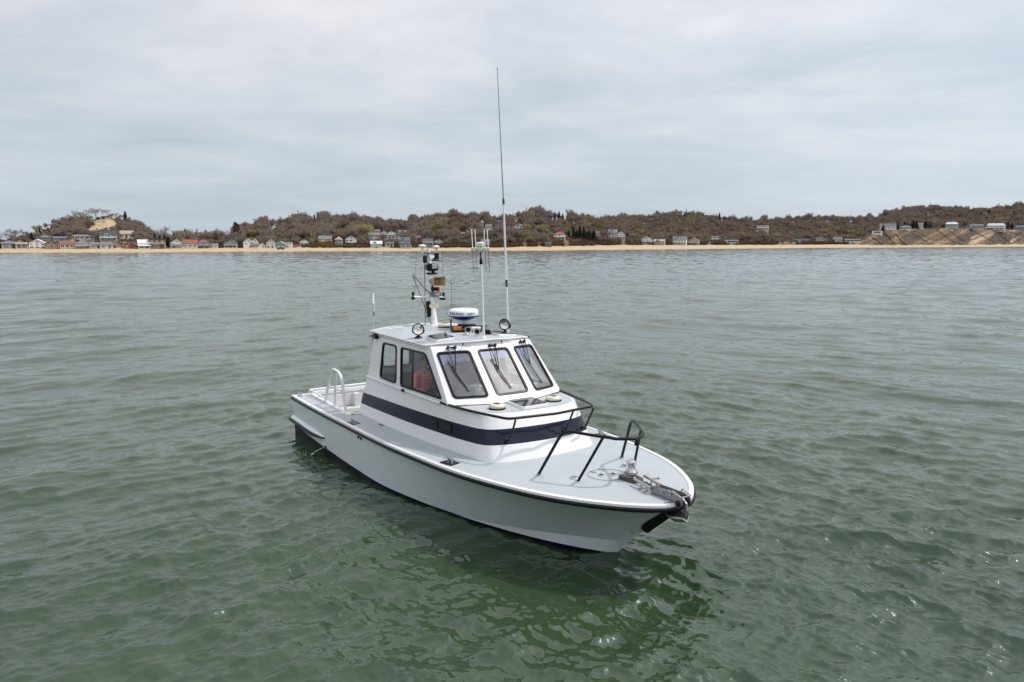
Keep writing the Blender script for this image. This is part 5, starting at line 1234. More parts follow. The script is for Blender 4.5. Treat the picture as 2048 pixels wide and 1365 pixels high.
# direction finder antenna on its pole, in front of the roof
b0 = V((-4.0, -.03, 2.955)); b1 = V((-4.07, -.055, 4.70)); dfp = empty('direction_finder', b0, 0, BOAT); h = b1 - b0
MB().lathe([(.05, -.03), (.05, .02), (.03, .05)], n=12).tube([(0, 0, 0), h * .86], .024, 10).build('pole', WHITE, dfp, 60)
MB().lathe([(.024, -.08), (.03, -.06), (.03, .02), (.014, .05), (.012, .12), (.026, .13), (.012, .14), (.012, .2)], h * .88, h, 10).build('coupling', BLACK, dfp)
MB().lathe([(.02, -.06), (.07, -.03), (.072, .04), (.06, .06), (.085, .065), (.085, .12), (.06, .14), (.001, .145)], h, n=18).build('hub', mat('offwhite_hub', (.66, .66, .60), .4), dfp, 50)
ri, vi = V((.503, .864, 0)), V((-.864, .503, 0))
for k in range(4):
    a = R(30.5 + 90 * k); d = ri * math.cos(a) * .175 + vi * math.sin(a) * .175; e = empty('dipole', h, 0, dfp)
    MB().tube([(0, 0, 0), d], .018, 6).lathe([(.02, -.035), (.034, -.02), (.034, .03), (.016, .04)], d, n=8).build('arm', CREAM, e)
    MB().tube([d, d + V((-.035, -.006, .39))], .011, 6).build('rod', WHITE, e, 60); MB().tube([d, d + V((.03, .005, -.44))], .0045, 5).build('lower_rod', WIRE, e, 60)
# tall whip antenna on the port side
w0 = V((-5.08, 1.245, 2.20)); w1 = V((-5.32, 1.245, 5.73)); w2 = V((-5.545, 1.235, 8.50)); wa = empty('whip_antenna', w0, 0, BOAT); dw = (w1 - w0)
MB().tube([(0, 0, 0), dw], [.026, .021], 10).build('pole', WHITE, wa, 60)
MB().lathe([(.023, 0), (.026, .02), (.026, .10), (.02, .13)], dw - dw.normalized() * .08, dw, 10).lathe([(.027, -.075), (.027, .075)], dw * .497, dw, 10).build('ferrule', mat('dark_band', (.05, .055, .055), .4), wa)
MB().tube([dw, w2 - w0], [.012, .006], 8).lathe([(.012, 0), (.012, .03)], w2 - w0, n=8).build('whip', mat('antenna_grey', (.13, .135, .14), .45, var=.1), wa, 60)
MB().box((0, -.04, .58), (.08, .13, .06)).box((0, -.03, .05), (.08, .14, .06)).build('bracket', STEEL, wa, 0)
# short pole antenna on the starboard after corner
pa = empty('pole_antenna', (-7.02, -1.2, 1.85), 0, BOAT)
MB().tube([(0, 0, 0), (-.02, .10, 1.62)], .018, 8).build('pole', mat('antenna_grey2', (.5, .51, .52), .4), pa, 60)
MB().lathe([(.02, 0), (.026, .01), (.026, .10), (.02, .11)], (-.02, .10, 1.36), n=10).lathe([(.012, 0), (.004, .12)], (-.022, .106, 1.80), n=8).build('collar', GREYP, pa)
MB().lathe([(.019, 0), (.023, .02), (.023, .2), (.029, .21), (.029, .25), (.021, .26), (.019, .43), (.010, .45)], (-.02, .10, 1.42), n=12).build('antenna', WHITE, pa, 50)
MB().tube([(-.022, .106, 1.88), (-.04, .17, 3.08)], .004, 5).build('whip', mat('antenna_white', (.55, .56, .57), .5), pa, 60)
MB().box((0, .06, .92), (.05, .16, .03)).tube([(0, 0, .12), (.0, .06, .06), (.14, .0, .02)], .02, 6).lathe([(.03, -.03), (.04, 0), (.03, .03)], (.16, -.01, .03), n=8).build('mount', GREYP, pa)
cl_ = empty('corner_lamp', (-6.76, -1.135, 2.80), 0, BOAT); MB().box((0, -.03, 0), (.13, .09, .13)).build('housing', BLACK, cl_, 0, bevel=.015); MB().box((.0, -.078, 0), (.10, .01, .10)).build('lens', mat('smoke_lens', (.05, .05, .05), .1), cl_, 0)

# ---- mast with everything it carries
def mp(ya, z, dx=0.0):
    x = -6.68 - .15 * (z - 2.96) + dx; return V((x, ya - .57 * (x - dx + 6.7) - .57 * dx * 0, z))
M0 = mp(.235, 2.955); MA = empty('mast', M0, 0, BOAT)
def mbuild(b, name, m_, parent=MA, smooth=45, bevel=0.0):
    b.v = [tuple(V(p) - M0) for p in b.v]; return b.build(name, m_, parent, smooth, bevel=bevel)
a, c_, t_ = mp(.235, 2.955), mp(.165, 3.62), mp(.135, 4.22)
b = MB(); b.tube([a, a.lerp(c_, .5), c_, t_, mp(.125, 4.42)], [.085, .072, .058, .046, .042], 12); b.box(a + V((0, 0, .0)), (.42, .34, .05)); b.lathe([(.045, 0), (.05, .008), (.045, .02), (.03, .02)], a.lerp(c_, .3) + V((.06, -.05, 0)), (.8, -.6, 0), 12); mbuild(b, 'tube', WHITE)
b = MB(); b.tube([mp(-.285, 3.622), mp(.165, 3.60), mp(.49, 3.577)], [.022, .032, .022], 8)
mbuild(b, 'spreader', WHITE)
b = MB()
for ya, z in ((-.30, 3.62), (.47, 3.58)): b.lathe([(.03, -.06), (.045, -.045), (.045, -.01), (.02, 0), (.02, .05), (.032, .055), (.032, .11), (.01, .115)], mp(ya, z), n=10)
b.lathe([(.02, 0), (.035, .02), (.02, .07)], mp(.40, 3.56), (1, -.4, 0), 8); mbuild(b, 'deck_lamp', BLACK)
for ya, z in ((.182, 3.409), (.303, 3.408)):
    p = mp(ya, z) + V((.08, -.05, 0)); e = empty('floodlight', p - M0, 0, MA); ax = V((.82, -.55, -.12))
    MB().lathe([(.03, -.07), (.055, -.04), (.062, 0), (.06, .008)], (0, 0, 0), ax, 16).build('housing', CREAM, e); MB().lathe([(.001, .012), (.05, .009)], (0, 0, 0), ax, 16, cap=False).build('lens', mat('warm_lens', (.80, .78, .62), .12, var=.05), e)
b = MB(); b.tube([mp(.14, 3.41), mp(.30, 3.41)], .014, 6)
for ya, z, hh in ((.103, 3.43, .17), (.125, 3.25, .15)): b.box(mp(ya - .03, z), (.08, .07, hh)); b.box(mp(ya - .03, z - hh / 2 - .01), (.11, .10, .02))
mbuild(b, 'side_lamp', BLACK, bevel=.01)
# revolving beacon: black body between two red lenses on a grey box
e = empty('beacon', mp(.265, 3.64) + V((.06, -.03, 0)) - M0, camdir + .15, MA)
MB().box((0, 0, .03), (.16, .26, .095)).build('base', GREYP, e, 0, bevel=.015); MB().box((.082, .04, .035), (.008, .09, .06)).build('plate', mat('lightgrey_plate', (.5, .5, .5), .4), e, 0)
MB().lathe([(.03, -.05), (.05, -.045), (.05, .045), (.03, .05)], (0, 0, .15), (0, 1, 0), 14).build('body', BLACK, e)
for s in (-1, 1):
    MB().lathe([(.055, .035), (.075, .05), (.078, .075), (.05, .10), (.01, .105)], (0, 0, .155), (0, s, 0), 16).build('red_lens', REDL if s > 0 else mat('dark_lens', (.03, .012, .015), .15), e)
# hailing horn: square flared mouth
e = empty('loudspeaker', mp(.19, 3.96) + V((.05, -.03, 0)) - M0, camdir + .62, MA)
R4 = lambda x, hy, hz: [V((x, sy * hy, sz * hz)) for sy, sz in ((-1, -1), (1, -1), (1, 1), (-1, 1))]
b = MB(); L_ = [R4(.0, .05, .06), R4(.10, .065, .075), R4(.30, .155, .105), R4(.305, .165, .115), R4(.30, .15, .10), R4(.12, .06, .07)]; b.loft([r_ + r_[:1] for r_ in L_]); b.add(L_[0], [(0, 1, 2, 3)]); b.add(L_[-1], [(0, 1, 2, 3)]); b.build('bell', HORN, e, 0)
MB().lathe([(.06, -.05), (.066, 0), (.05, .05)], (-.02, 0, 0), (1, 0, 0), 14).build('driver', HORN, e); MB().lathe([(.045, .13), (.045, .17), (.03, .19), (.012, .19), (.012, .16)], (0, 0, 0), (1, 0, 0), 14).build('plug', mat('tan_plug', (.55, .33, .2), .5), e); MB().tube([(-.1, .0, -.02), (.02, 0, -.09), (.06, 0, -.07)], .012, 6).build('bracket', BLACK, e)
# black remote camera head
e = empty('camera_head', mp(.17, 4.28) - M0, camdir + .25, MA)
q = fillet([V((0, -.135, -.085)), V((0, .135, -.085)), V((0, .135, .085)), V((0, -.135, .085))], .07, 5, True)
MB().prism([p + V((-.12, 0, 0)) for p in q], (.24, 0, 0)).build('housing', BLACK, e, 35, bevel=.02); MB().lathe([(.13, -.16), (.13, -.13), (.07, -.12), (.07, -.08)], n=18).build('base', BLACK, e)
b = MB(); b.box((.124, .045, .05), (.008, .12, .05)).box((.124, .045, -.005), (.008, .12, .045)); b.build('window_lens', mat('grey_lens', (.5, .5, .5), .12, var=.1), e, 0)
MB().lathe([(.10, -.19), (.10, -.162)], n=18).build('plinth', WHITE, e)
# mast head: arms, satellite mushrooms, navigation lamps
b = MB(); hd = mp(.11, 4.56); b.tube([mp(.125, 4.40), hd], .04, 8); b.prism([mp(.04, 4.575), mp(.20, 4.575), mp(.165, 4.49), mp(.085, 4.46)], (.06, .036, 0)); b.tube([mp(-.065, 4.78 - .10), mp(-.06, 4.59), mp(.30, 4.60), mp(.29, 4.74 - .10)], .016, 6); mbuild(b, 'head_arm', WHITE)
mbuild(MB().box(mp(.09, 4.60), (.16, .26, .03)), 'head_plate', GREYP); mbuild(MB().lathe([(.05, 0), (.05, .05), (.03, .07), (.03, .10)], mp(.09, 4.61), n=14), 'masthead_light', mat('clear_dome', (.55, .57, .58), .15, var=.05))
for ya, z, s in ((-.063, 4.72, 1.1), (.289, 4.70, .95)): mbuild(MB().lathe([(.02, -.09), (.02, 0), (.03, .01), (.075 * s, .035), (.082 * s, .055), (.078 * s, .075), (.05 * s, .092), (.01, .096)], mp(ya, z - .02), n=20), 'satellite_antenna', WHITE)
b = MB(); b.box(mp(.265, 4.53), (.13, .12, .16)); b.box(mp(.265, 4.43), (.15, .15, .025)); b.lathe([(.045, -.09), (.05, -.08), (.05, .06), (.03, .08)], mp(.0, 4.47), n=12); mbuild(b, 'navigation_lamp', BLACK, bevel=.012)
# stays and thin whips
b = MB(); b.tube([mp(-.31, 4.124), mp(.107, 3.69)], .018, 6); mbuild(b, 'gaff', mat('gaff_grey', (.25, .26, .27), .4), smooth=60)
b = MB(); b.tube([mp(-.30, 4.10), mp(.146, 2.99)], .009, 5); b.tube([mp(-.012, 4.5), mp(.005, 3.0)], .010, 5); b.tube([mp(.06, 4.4), mp(.12, 4.05)], .006, 5); mbuild(b, 'stay', mat('stay_line', (.10, .105, .10), .6), smooth=60)
b = MB(); 
for (y0, z0), (y1, z1) in (((-.26, 3.66), (-.212, 4.60)), ((.467, 3.64), (.451, 4.587)), ((.678, 2.96), (.683, 3.875))): b.tube([mp(y0, z0), mp(y1, z1)], .0035, 4); b.lathe([(.01, 0), (.01, .03)], mp(y1, z1), n=6)
mbuild(b, 'thin_whip', WIRE, smooth=60)

# ---- wipers: twin arms and a blade, hung from the top of each windshield pane
def wiper(top, top2, foot, tipa, tipb):
    r_ = empty('wiper', top, 0, BOAT); z = V(top); n = V((.70, 0, .71)) * .035; Q = lambda p: V(p) - z + n
    b = MB(); b.tube([Q(top), Q(foot)], .0085, 6); b.tube([Q(top2), Q(foot)], .0085, 6); b.build('arm', BLACK, r_, 60)
    b = MB(); b.lathe([(.028, -.05), (.028, .012), (.012, .02)], Q(top), n, 8); b.lathe([(.028, -.05), (.028, .012), (.012, .02)], Q(top2), n, 8); b.box((Q(top) + Q(top2)) / 2 - n * .4, (.026, .12, .026)); b.build('pivot', BLACK, r_)
    b = MB(); b.tube([Q(tipa) - n * .45, Q(tipb) - n * .45], .010, 5); b.tube([Q(tipa).lerp(Q(tipb), .2) - n * .2, Q(foot), Q(tipa).lerp(Q(tipb), .8) - n * .2], .007, 5); b.build('blade', BLACK, r_, 60)
def on_pane(y, z):      # point of the windshield at height z
    yy = abs(y); xc = -2.86 - 1.01 * (z - 1.925)
    return V((xc - max(0, yy - .43) * .40, y, z))
for s0, fz in ((-.80, 0), (.02, 0), (.82, 0)):
    wiper(on_pane(s0 - .06, 2.84), on_pane(s0 + .07, 2.84), on_pane(s0 - .12, 2.40), on_pane(s0 - .16, 2.62), on_pane(s0 - .02, 2.12))
    MB().tube([on_pane(s0 + .10, 2.74) + V((.03, 0, .03)), on_pane(s0 + .20, 2.86) + V((.06, 0, .06))], .004, 5).lathe([(.012, -.02), (.012, .02)], on_pane(s0 + .20, 2.86) + V((.06, 0, .06)), n=8).build('washer_jet', BLACK, BOAT)

# ---- black rails
rr = empty('trunk_rail', (0, 0, 0), 0, BOAT)
P = [V((-3.47, -1.262, 1.925)), V((-2.9, -1.19, 1.925)), V((-2.4, -1.085, 1.925)), V((-1.92, -.965, 1.93)), V((-1.64, -.80, 1.93)), V((-1.60, 0, 1.935))]
P = spline(P[:4], 5)[:-1] + fillet([P[3], V((-1.72, -.90, 1.93)), V((-1.60, -.02, 1.935))], .25, 5)[:-1]
P = P + [V((-1.595, 0, 1.935))] + [V((p.x, -p.y, p.z)) for p in reversed(P)]
MB().tube(P, .023, 10).build('handrail', BLACK, rr, 60)
for y in (-.80, 0.36, .80): MB().tube([(-1.62, y * 1.03, 1.925), (-1.83, y, 1.52), (-1.93, y, 1.50)], .018, 8).lathe([(.035, -.012), (.035, .012)], (-1.93, y, 1.50), (-1, 0, .25), 10).build('stanchion', BLACK, rr, 60)
br = empty('bow_rail', (0, 0, 0), 0, BOAT)
half = [V((-.891, -.858, 1.205)), V((-.50, -.70, 1.97))]; P = fillet([half[0], V((-.475, -.69, 1.985)), V((.02, -.43, 1.965)), V((.36, -.18, 1.955))], [0, .17, .5, 0], 6)
P = P[:-1]; P = P + spline([P[-1], V((.26, -.26, 1.955)), V((.40, 0, 1.955)), V((.26, .26, 1.955)), V((P[-1].x, -P[-1].y, P[-1].z))], 6)[1:-1] + [V((p.x, -p.y, p.z)) for p in reversed(P)]
MB().tube(P, .024, 10).build('handrail', BLACK, br, 60)
for s in (-1, 1): MB().tube([(-.27, s * .562, 1.205), (.085, s * .375, 1.95)], .022, 10).build('stanchion', BLACK, br, 60); MB().lathe([(.04, 0), (.04, .02)], (-.89, s * .858, 1.195), n=12).lathe([(.04, 0), (.04, .02)], (-.27, s * .562, 1.205), n=12).build('foot', STEEL, br)
MB().tube([(.37, .03, 1.95), (.37, .03, 1.88)], .016, 8).lathe([(.03, -.05), (.03, 0)], (.37, .03, 1.89), n=10).build('bow_light', BLACK, br)

# ---- deck gear
def cleat(x, y, rz_, pad=True, L=.26):
    r_ = empty('cleat', (x, y, deck_z(x, y) + .002), rz_, BOAT)
    b = MB()
    for s in (-1, 1): b.tube([(s * .055, 0, 0), (s * .05, 0, .075)], .016, 8); b.lathe([(.034, 0), (.034, .01)], (s * .055, 0, 0), n=10)
    b.tube([(-L / 2, 0, .078), (-L / 4, 0, .088), (0, 0, .09), (L / 4, 0, .088), (L / 2, 0, .078)], [.008, .015, .017, .015, .008], 8); b.build('horns', STEEL, r_, 60)
    if pad: MB().box((0, -.0, .004), (.30, .22, .008)).build('pad', BLACK, r_, 0)
for s in (-1, 1):
    cleat(-2.40, s * 1.64, s * .22 * -1); cleat(-6.27, s * 1.93, s * -.05); cleat(-9.78, s * 2.03, .3, False, .22)
for s in (-1, 1):
    fl = MB()
    for x in (-5.78, -5.66): fl.lathe([(.035, 0), (.035, .012), (.02, .018)], (x, s * 1.52, deck_z(x, 1.52)), n=12)
    fl.build('filler_cap', GREYP, BOAT)
    dv = MB()
    for x in (-5.63, -5.50): dv.lathe([(.022, -.02), (.03, 0), (.022, .03)], (x, s * (side_x(sheer, x)[0] - .01), .90), (0, s, 0), 10)
    dv.build('hull_vent', BLACK, BOAT)
    MB().lathe([(.018, -.02), (.022, .01)], (-7.6, s * 2.11, .23), (0, s, 0), 8).build('drain', BLACK, BOAT)
    eye = MB().lathe([(.016, -.02), (.02, .012), (.008, .014)], (.47, s * .10, .56), (.7, s * .7, 0), 8); eye.build('bow_eye', STEEL, BOAT)
dz_ = lambda x, y: deck_z(x, y) + .001
b = MB(); c = V((-.25, -.005, 0)); ringp = [V((c.x + .30 * math.cos(t), c.y + .30 * math.sin(t), dz_(c.x + .30 * math.cos(t), c.y + .30 * math.sin(t)) + .002)) for t in np.linspace(0, 6.283, 41)[:-1]]
b.tube(ringp, .0035, 5, closed=True); dh = b.build('deck_hatch', mat('hatch_seam', (.10, .115, .13), .5), BOAT, 60)
for y in (-.085, .085):
    p = V((-.25 + y * .35, y * 1.1, dz_(-.25, y) + .004)); MB().lathe([(.058, 0), (.058, .004)], p, n=16).build('latch', mat('latch_cream', (.6, .57, .46), .4), dh); MB().lathe([(.04, .004), (.04, .008)], p, n=14).build('latch_recess', BLACK, dh)
hg = MB(); 
for x, y in ((-.50, -.10), (-.53, .10)): hg.box((x, y, dz_(x, y) + .008), (.07, .03, .012)); hg.box((x + .05, y + .02, dz_(x, y) + .008), (.02, .05, .012))
hg.build('hatch_hinge', mat('hinge_grey', (.3, .32, .34), .4), dh, 0)
for x, y in ((-.414, -.514), (-.441, .538)):
    MB().lathe([(.075, 0), (.075, .008), (.065, .016), (.03, .02)], (x, y, dz_(x, y)), n=20).box((x, y, dz_(x, y) + .022), (.10, .016, .01)).build('deck_plate', STEEL, BOAT, 40)
MB().tube([(.30, .36, dz_(.3, .36) + .006), (.32, .43, dz_(.3, .43) + .008), (.355, .51, dz_(.35, .5) + .008)], .007, 5).lathe([(.018, -.012), (.018, .012)], (.355, .51, dz_(.35, .5) + .01), n=8).build('foot_switch_cable', GREYP, BOAT, 60)
wl_ = empty('windlass', (.17, .12, dz_(.17, .12)), 0, BOAT)
MB().prism(fillet([(-.17, -.13, 0), (.18, -.10, 0), (.18, .11, 0), (-.17, .13, 0)], .06, 4, True), (0, 0, .055)).build('base', mat('windlass_base', (.09, .085, .08), .5, .5, var=.3, scale=20), wl_, 40)
MB().lathe([(.10, .05), (.105, .065), (.085, .08), (.085, .095), (.105, .11), (.10, .125)], n=24).build('chainwheel', GALV, wl_, 40)
MB().lathe([(.09, .12), (.095, .14), (.07, .17), (.055, .20), (.058, .25), (.082, .275), (.085, .29), (.06, .30), (.03, .325), (.001, .33)], n=24).build('drum', STEEL, wl_, 40)
b = MB(); zd = dz_(.6, 0)
for (x0, y0), (x1, y1) in (((.40, -.02), (.86, -.115)), ((.38, .20), (.84, .10))):
    b.tube([(x0, y0, zd + .095), (x1, y1, zd + .095)], .022, 10)
    for t in (.42, .72): x, y = x0 + (x1 - x0) * t, y0 + (y1 - y0) * t; b.tube([(x, y, zd), (x, y, zd + .095)], .015, 8); b.lathe([(.045, -.012), (.045, .008), (.02, .012)], (x, y, zd), n=10)
b.build('mooring_bar', STEEL, BOAT, 60)
ro = empty('anchor_roller', (.80, 0, zd), 0, BOAT)
for s in (-1, 1):
    q = [(0.02, s * .080, .03), (.02, s * .080, .115), (.18, s * .080, .125), (.50, s * .080, .13), (.62, s * .080, .10), (.64, s * .080, .02), (.56, s * .080, -.06), (.44, s * .080, -.03), (.05, s * .080, .02)]
    MB().prism(q, (0, .008, 0)).build('cheek', GALV, ro, 0, bevel=.002)
MB().box((.27, 0, .022), (.54, .16, .012)).build('tray', GALV, ro, 0); MB().lathe([(.05, -.085), (.03, -.02), (.03, .02), (.05, .085)], (.55, 0, .015), (0, 1, 0), 16).build('roller', BLACK, ro)
MB().tube([(.42, -.10, .10), (.46, -.095, .17), (.62, -.09, .12)], .012, 6).tube([(.42, .10, .10), (.46, .095, .17), (.62, .09, .12), (.62, -.09, .12)], .012, 6).lathe([(.012, -.11), (.012, .11)], (.25, 0, .09), (0, 1, 0), 8).build('keeper', STEEL, ro)
# black chafe pad down the stem under the roller
b = MB(); pts_ = [(1.26, 1.145), (1.15, 1.05), (.98, .90), (.80, .745), (.71, .665), (.665, .625)]; rows = []
for i, (x, z) in enumerate(pts_):
    w_ = [.11, .125, .125, .115, .09, .03][i]; d = V((-.66, 0, .75)) ; row = []
    for k in range(-4, 5):
        y = w_ * k / 4 * 1.0; back = abs(k) / 4; row.append(V((x + .012 - back * w_ * .95, y, z - .012 + back * w_ * .22)))
    rows.append(row)
b.loft(rows); b.loft([[p + V((.02, 0, -.018)) for p in r_] for r_ in rows], flip=True); e0_ = [r_[0] for r_ in rows] + rows[-1] + [r_[-1] for r_ in reversed(rows)]; b.loft([e0_, [p + V((.02, 0, -.018)) for p in e0_]]); b.build('chafe_pad', BLACK, BOAT, 50)

# ---- anchor held in the roller, chain lying on the deck
AN = empty('anchor', (1.623, 10.780, 0), -1.00368); tag(AN, 'grey galvanised anchor hanging in the bow roller of the boat', 'anchor')
zb = zd
sh_ = MB(); q = [(.86, .05), (.90, .095), (1.10, .115), (1.36, .085), (1.44, .03), (1.46, -.07), (1.43, -.20), (1.37, -.20), (1.385, -.06), (1.36, .02), (1.15, .06), (.92, .045)]
sh_.prism([(x, -.018, zb + z) for x, z in q], (0, .036, 0)); sh_.build('shank', GALV, AN, 0, bevel=.008)
fk = MB(); rows = []
for t in np.linspace(0, 1, 9):
    x = 1.42 - .42 * t; z = zb - .19 + .06 * t * t - .06 * math.sin(t * 3.14); w_ = .03 + .13 * math.sin(min(1, t * 1.35 + .12) * 3.0) ** .8 if t < .97 else .02
    w_ = .05 + .12 * (1 - abs(t - .35) / .65) if t > .05 else .06
    rows.append([V((x, -w_, z + .07 * w_ / .17)), V((x + .02, -w_ * .5, z)), V((x + .03, 0, z - .02)), V((x + .02, w_ * .5, z)), V((x, w_, z + .07 * w_ / .17))])
fk.loft(rows); fk.loft([[p + V((.012, 0, -.022)) for p in r_] for r_ in rows], flip=True); e0_ = [r_[0] for r_ in rows] + rows[-1] + [r_[-1] for r_ in reversed(rows)] + list(reversed(rows[0])); fk.loft([e0_, [p + V((.012, 0, -.022)) for p in e0_]]); fk.build('fluke', GALV, AN, 45)
CH = empty('anchor_chain', (1.623, 10.780, 0), -1.00368); tag(CH, 'rusty anchor chain lying from the windlass to the anchor', 'chain')
lk = MB().tube([V((math.cos(t) * .027 + (.012 if math.cos(t) > 0 else -.012), math.sin(t) * .020, 0)) for t in np.linspace(0, 6.283, 11)[:-1]], .0075, 5, closed=True).mesh('link', CHAIN, 60)
ca, cb_ = V((.28, .09, zd + .095)), V((.90, .0, zd + .085)); n_ = 14; dl = (cb_ - ca); ang = math.atan2(dl.y, dl.x)
for k in range(n_):
    p = ca + dl * (k / (n_ - 1)) + V((0, 0, .012 * math.sin(k * 1.1) - .03 * math.sin(k / (n_ - 1) * math.pi))); o = link(bpy.data.objects.new('link', lk), CH); o.location = p; o.rotation_euler = (math.pi / 2 * (k % 2) + .3, 0, ang)

# ---- cooling water that runs out of the side
sp_ = MB(); d0 = V((-7.62, -2.13, .22)); rows = []
for i, t in enumerate(np.linspace(0, 1, 10)):
    c = d0 + V((-.30 * t, -.16 * t, -.14 * t - .07 * t * t)); w_ = (.014 + .05 * t) * (1 + .45 * math.sin(i * 2.3)); rows.append([c + V((math.cos(a) * w_ * .5, -math.cos(a) * w_, math.sin(a) * w_ * .35)) for a in np.linspace(0, 6.283, 9)])
sp_.loft(rows); g2 = random.Random(3)
for k in range(60):
    r_ = abs(g2.gauss(0, .26)); a = g2.uniform(0, 6.28); s = g2.uniform(.003, .008); sp_.lathe([(.001, -s), (s, 0), (.001, s)], d0 + V((-.26 + math.cos(a) * r_ * 1.6, -.36 + math.sin(a) * r_, -.20 + g2.uniform(0, .05))), n=5)
fo = sp_.build('water_jet', mat('white_water', (.62, .66, .66), .3, var=.1, scale=20), None, 60); fo.location = (1.623, 10.780, 0); fo.rotation_euler = (0, 0, -1.00368); tag(fo, 'white stream of cooling water splashing from the hull side', kind='stuff')

# ------------------------------------------------------------------ the two people in the wheelhouse
SKIN = mat('skin', (.44, .26, .19), .55, var=.08, scale=12); HAIRD = mat('dark_hair', (.012, .010, .010), .5, var=.3, scale=30)
def plaid():
    m = bpy.data.materials.new('pink_plaid'); m.use_nodes = True; t = NT(m.node_tree); p = m.node_tree.nodes['Principled BSDF']; c = t.add('ShaderNodeTexCoord').outputs['Object']; s = t.add('ShaderNodeSeparateXYZ', {0: c})
    l1 = t.math('GREATER_THAN', t.math('SINE', t.math('MULTIPLY', s.outputs[2], 90.0)), .72); l2 = t.math('GREATER_THAN', t.math('SINE', t.math('MULTIPLY', t.math('ADD', s.outputs[0], s.outputs[1]), 70.0)), .72)
    col = t.mix(t.math('MULTIPLY', t.math('ADD', l1, l2), .45, True), (.78, .22, .24, 1), (.42, .10, .14, 1)); t.put(p.inputs['Base Color'], col); p.inputs['Roughness'].default_value = .85; return m
PINK = plaid(); PALE = mat('pale_shirt', (.58, .57, .50), .85, var=.05, scale=10); JEANS = mat('dark_trousers', (.02, .025, .04), .85, var=.2, scale=12)
def skinned(name, joints, bones, mt, parent, levels=2, root=0):
    me = bpy.data.meshes.new(name); me.from_pydata([tuple(j[0]) for j in joints], bones, []); o = link(bpy.data.objects.new(name, me), parent); md = o.modifiers.new('skin', 'SKIN')
    for i, j in enumerate(joints):
        r = j[1]; d = me.skin_vertices[0].data[i]; d.radius = r if isinstance(r, tuple) else (r, r); d.use_root = (i == root)
    md.use_smooth_shade = True; sb_ = o.modifiers.new('smooth', 'SUBSURF'); sb_.levels = levels; sb_.render_levels = levels; me.materials.append(mt); return o
def chain(Ls):
    J, B = [], []
    for pts_ in Ls:
        prev = None
        for p, r in pts_:
            p = V(p); idx = next((i for i, (q, _) in enumerate(J) if (q - p).length < 1e-4), None)
            if idx is None: J.append((p, r)); idx = len(J) - 1
            if prev is not None and prev != idx: B.append((prev, idx))
            prev = idx
    return J, B
def hand(el, wr, bend):
    """palm and five bent fingers continuing the forearm"""
    f = (wr - el).normalized(); s = f.cross(V(bend)).normalized(); up_ = s.cross(f); palm = wr + f * .05; out = [[(wr, .026), (palm, (.034, .020)), (wr + f * .085, (.034, .016))]]
    for k, (o_, L) in enumerate(((-.030, .062), (-.010, .074), (.011, .070), (.030, .054))):
        a = wr + f * .085 + s * o_; out.append([(palm, (.034, .020)), (a, .0095), (a + f * L * .45 - up_ * .008, .009), (a + f * L * .70 - up_ * .030, .0085), (a + f * L * .72 - up_ * .052, .008)])
    t = wr + f * .03 - s * .035; out.append([(wr, .026), (t, .012), (t + f * .035 - s * .012 - up_ * .012, .0105), (t + f * .06 - up_ * .026, .009)]); return out
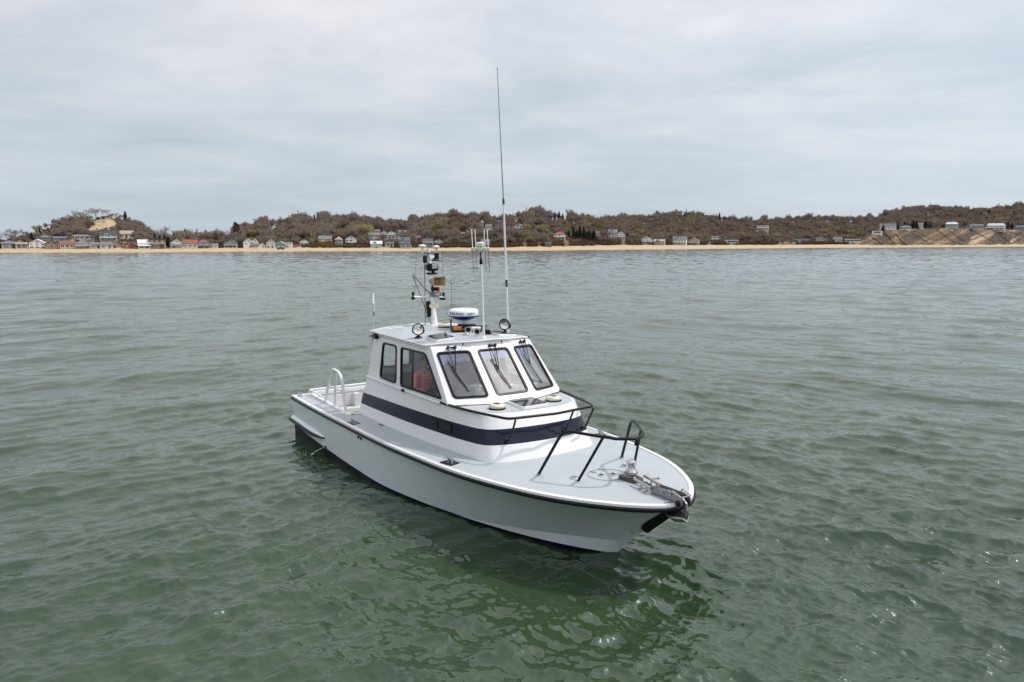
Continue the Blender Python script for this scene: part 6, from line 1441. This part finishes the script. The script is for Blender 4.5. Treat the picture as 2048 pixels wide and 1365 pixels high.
def person(name, lab, hip, facing, sit, shirt, hair, hands, look=0.0, lean=.06):
    root = empty(name, BOAT.matrix_world @ V((0, 0, 0)) if False else V((1.623, 10.780, 0)), -1.00368); tag(root, lab, 'person')
    bo = empty('pose', hip, facing, root) if False else None
    M = Matrix.Translation(V(hip)) @ Matrix.Rotation(facing, 4, 'Z'); T = lambda x, y, z: M @ V((x, y, z))
    pel, bel, ches, nek = T(0, 0, 0), T(lean * .4, 0, .18), T(lean, 0, .36), T(lean + .01, 0, .52)
    arms = []
    for s, hd in zip((1, -1), hands):
        sho = T(lean, s * .19, .445); wr = T(*hd); mid = (sho + wr) / 2; L = .285; dd = (wr - sho).length; off = math.sqrt(max(.0, L * L - dd * dd / 4)); el = mid + (T(-.35, s * .55, -.75) - T(0, 0, 0)).normalized() * off; arms.append((sho, el, wr))
    legs = []
    for s in (1, -1):
        h_ = T(0, s * .10, -.03)
        if sit: legs.append((h_, T(.42, s * .13, .0), T(.45, s * .14, -.42), T(.62, s * .15, -.46)))
        else: legs.append((h_, T(.02, s * .11, -.44), T(-.01, s * .12, -.86), T(.16, s * .13, -.90)))
    hc = T(lean + .03, 0, .70)
    L = [[(pel, (.15, .12)), (bel, (.135, .11)), (ches, (.16, .115)), (T(lean, 0, .455), (.10, .08)), (nek, .052), (T(lean + .02, 0, .60), .060), (hc, (.080, .092)), (T(lean + .03, 0, .79), (.062, .07))]]
    for sho, el, wr in arms: L.append([(T(lean, 0, .455), (.10, .08)), (sho, .056), (el, .040), (wr, .026)]); L += hand(el, wr, (0, 0, 1))
    for a, k, f, t in legs: L.append([(pel, (.15, .12)), (a, .085), (k, .058), (f, .042), (t, .035)])
    J, B = chain(L); skinned('body', J, B, SKIN, root, 2)
    L = [[(pel + V((0, 0, .02)), (.172, .142)), (bel, (.160, .135)), (ches, (.182, .14)), (T(lean, 0, .45), (.12, .095)), (T(lean + .005, 0, .50), .070)]]
    for sho, el, wr in arms: L.append([(T(lean, 0, .45), (.12, .095)), (sho, .076), (el, .058)] + ([(el.lerp(wr, .85), .042)] if shirt is PINK else [(el.lerp(wr, .05), .055)]))
    J, B = chain(L); skinned('shirt', J, B, shirt, root, 2)
    L = [[(T(0, 0, .03), (.165, .135)), (pel, (.165, .135))]]
    for a, k, f, t in legs: L.append([(pel, (.165, .135)), (a, .10), (k, .074), (f, .060)])
    J, B = chain(L); skinned('trousers', J, B, JEANS, root, 2)
    hm_ = Matrix.Translation(hc) @ Matrix.Rotation(facing + look, 4, 'Z'); H_ = lambda x, y, z: hm_ @ V((x, y, z))
    b = MB(); rows = []
    for i in range(9):
        th = math.pi * .60 * i / 8
        row = []
        for j in range(17):
            a = 2 * math.pi * j / 16; r_ = math.sin(th); cut = 1.0 if math.cos(a) < .35 else .62
            t2 = th * cut; row.append(H_(-.012 + .100 * math.sin(t2) * math.cos(a), .086 * math.sin(t2) * math.sin(a), .025 + .108 * math.cos(t2)))
        rows.append(row)
    b.loft(rows); ho = b.build('hair', hair, root, 60)
    b = MB(); b.lathe([(.006, 0), (.016, .012), (.010, .03), (.003, .045)], H_(.078, 0, -.035), tuple(H_(1.1, 0, .9) - H_(0, 0, 0)), 8)
    for s in (1, -1): b.lathe([(.008, -.004), (.022, 0), (.028, .006), (.02, .01)], H_(0, s * .078, -.01), tuple(H_(0, s, 0) - H_(0, 0, 0)), 8)
    b.build('nose_and_ears', SKIN, root)
    b = MB()
    for s in (1, -1): b.lathe([(.001, -.008), (.011, 0), (.001, .008)], H_(.082, s * .032, .008), tuple(H_(1, 0, 0) - H_(0, 0, 0)), 8)
    b.box(H_(.082, 0, -.072), (.012, .04, .008), Matrix.Rotation(facing + look, 3, 'Z')); b.build('eyes_and_mouth', mat('eye_dark', (.05, .025, .022), .3), root)
    return root
person('person', 'seated person in a pink plaid shirt with dark hair at the starboard window', (-5.25, -.76, 1.72), .05, True, PINK, HAIRD, ((.30, .14, .11), (.30, -.10, .10)), .2)
person('person', 'standing person in a pale shirt at the wheel behind the middle windshield', (-4.75, .60, 1.98), 0, False, PALE, mat('grey_hair', (.16, .14, .12), .6, var=.2, scale=30), ((.50, .10, .02), (.50, -.12, .04)), 0, .12)
tb_ = empty('tablet_computer', (1.623, 10.780, 0), -1.00368); tag(tb_, 'dark flat tablet held in the lap of the person in pink plaid', 'tablet')
MB().box((-4.87, -.74, 1.86), (.18, .25, .012), Matrix.Rotation(-.5, 3, 'Y')).build('screen', BLACK, tb_, 0, bevel=.004)
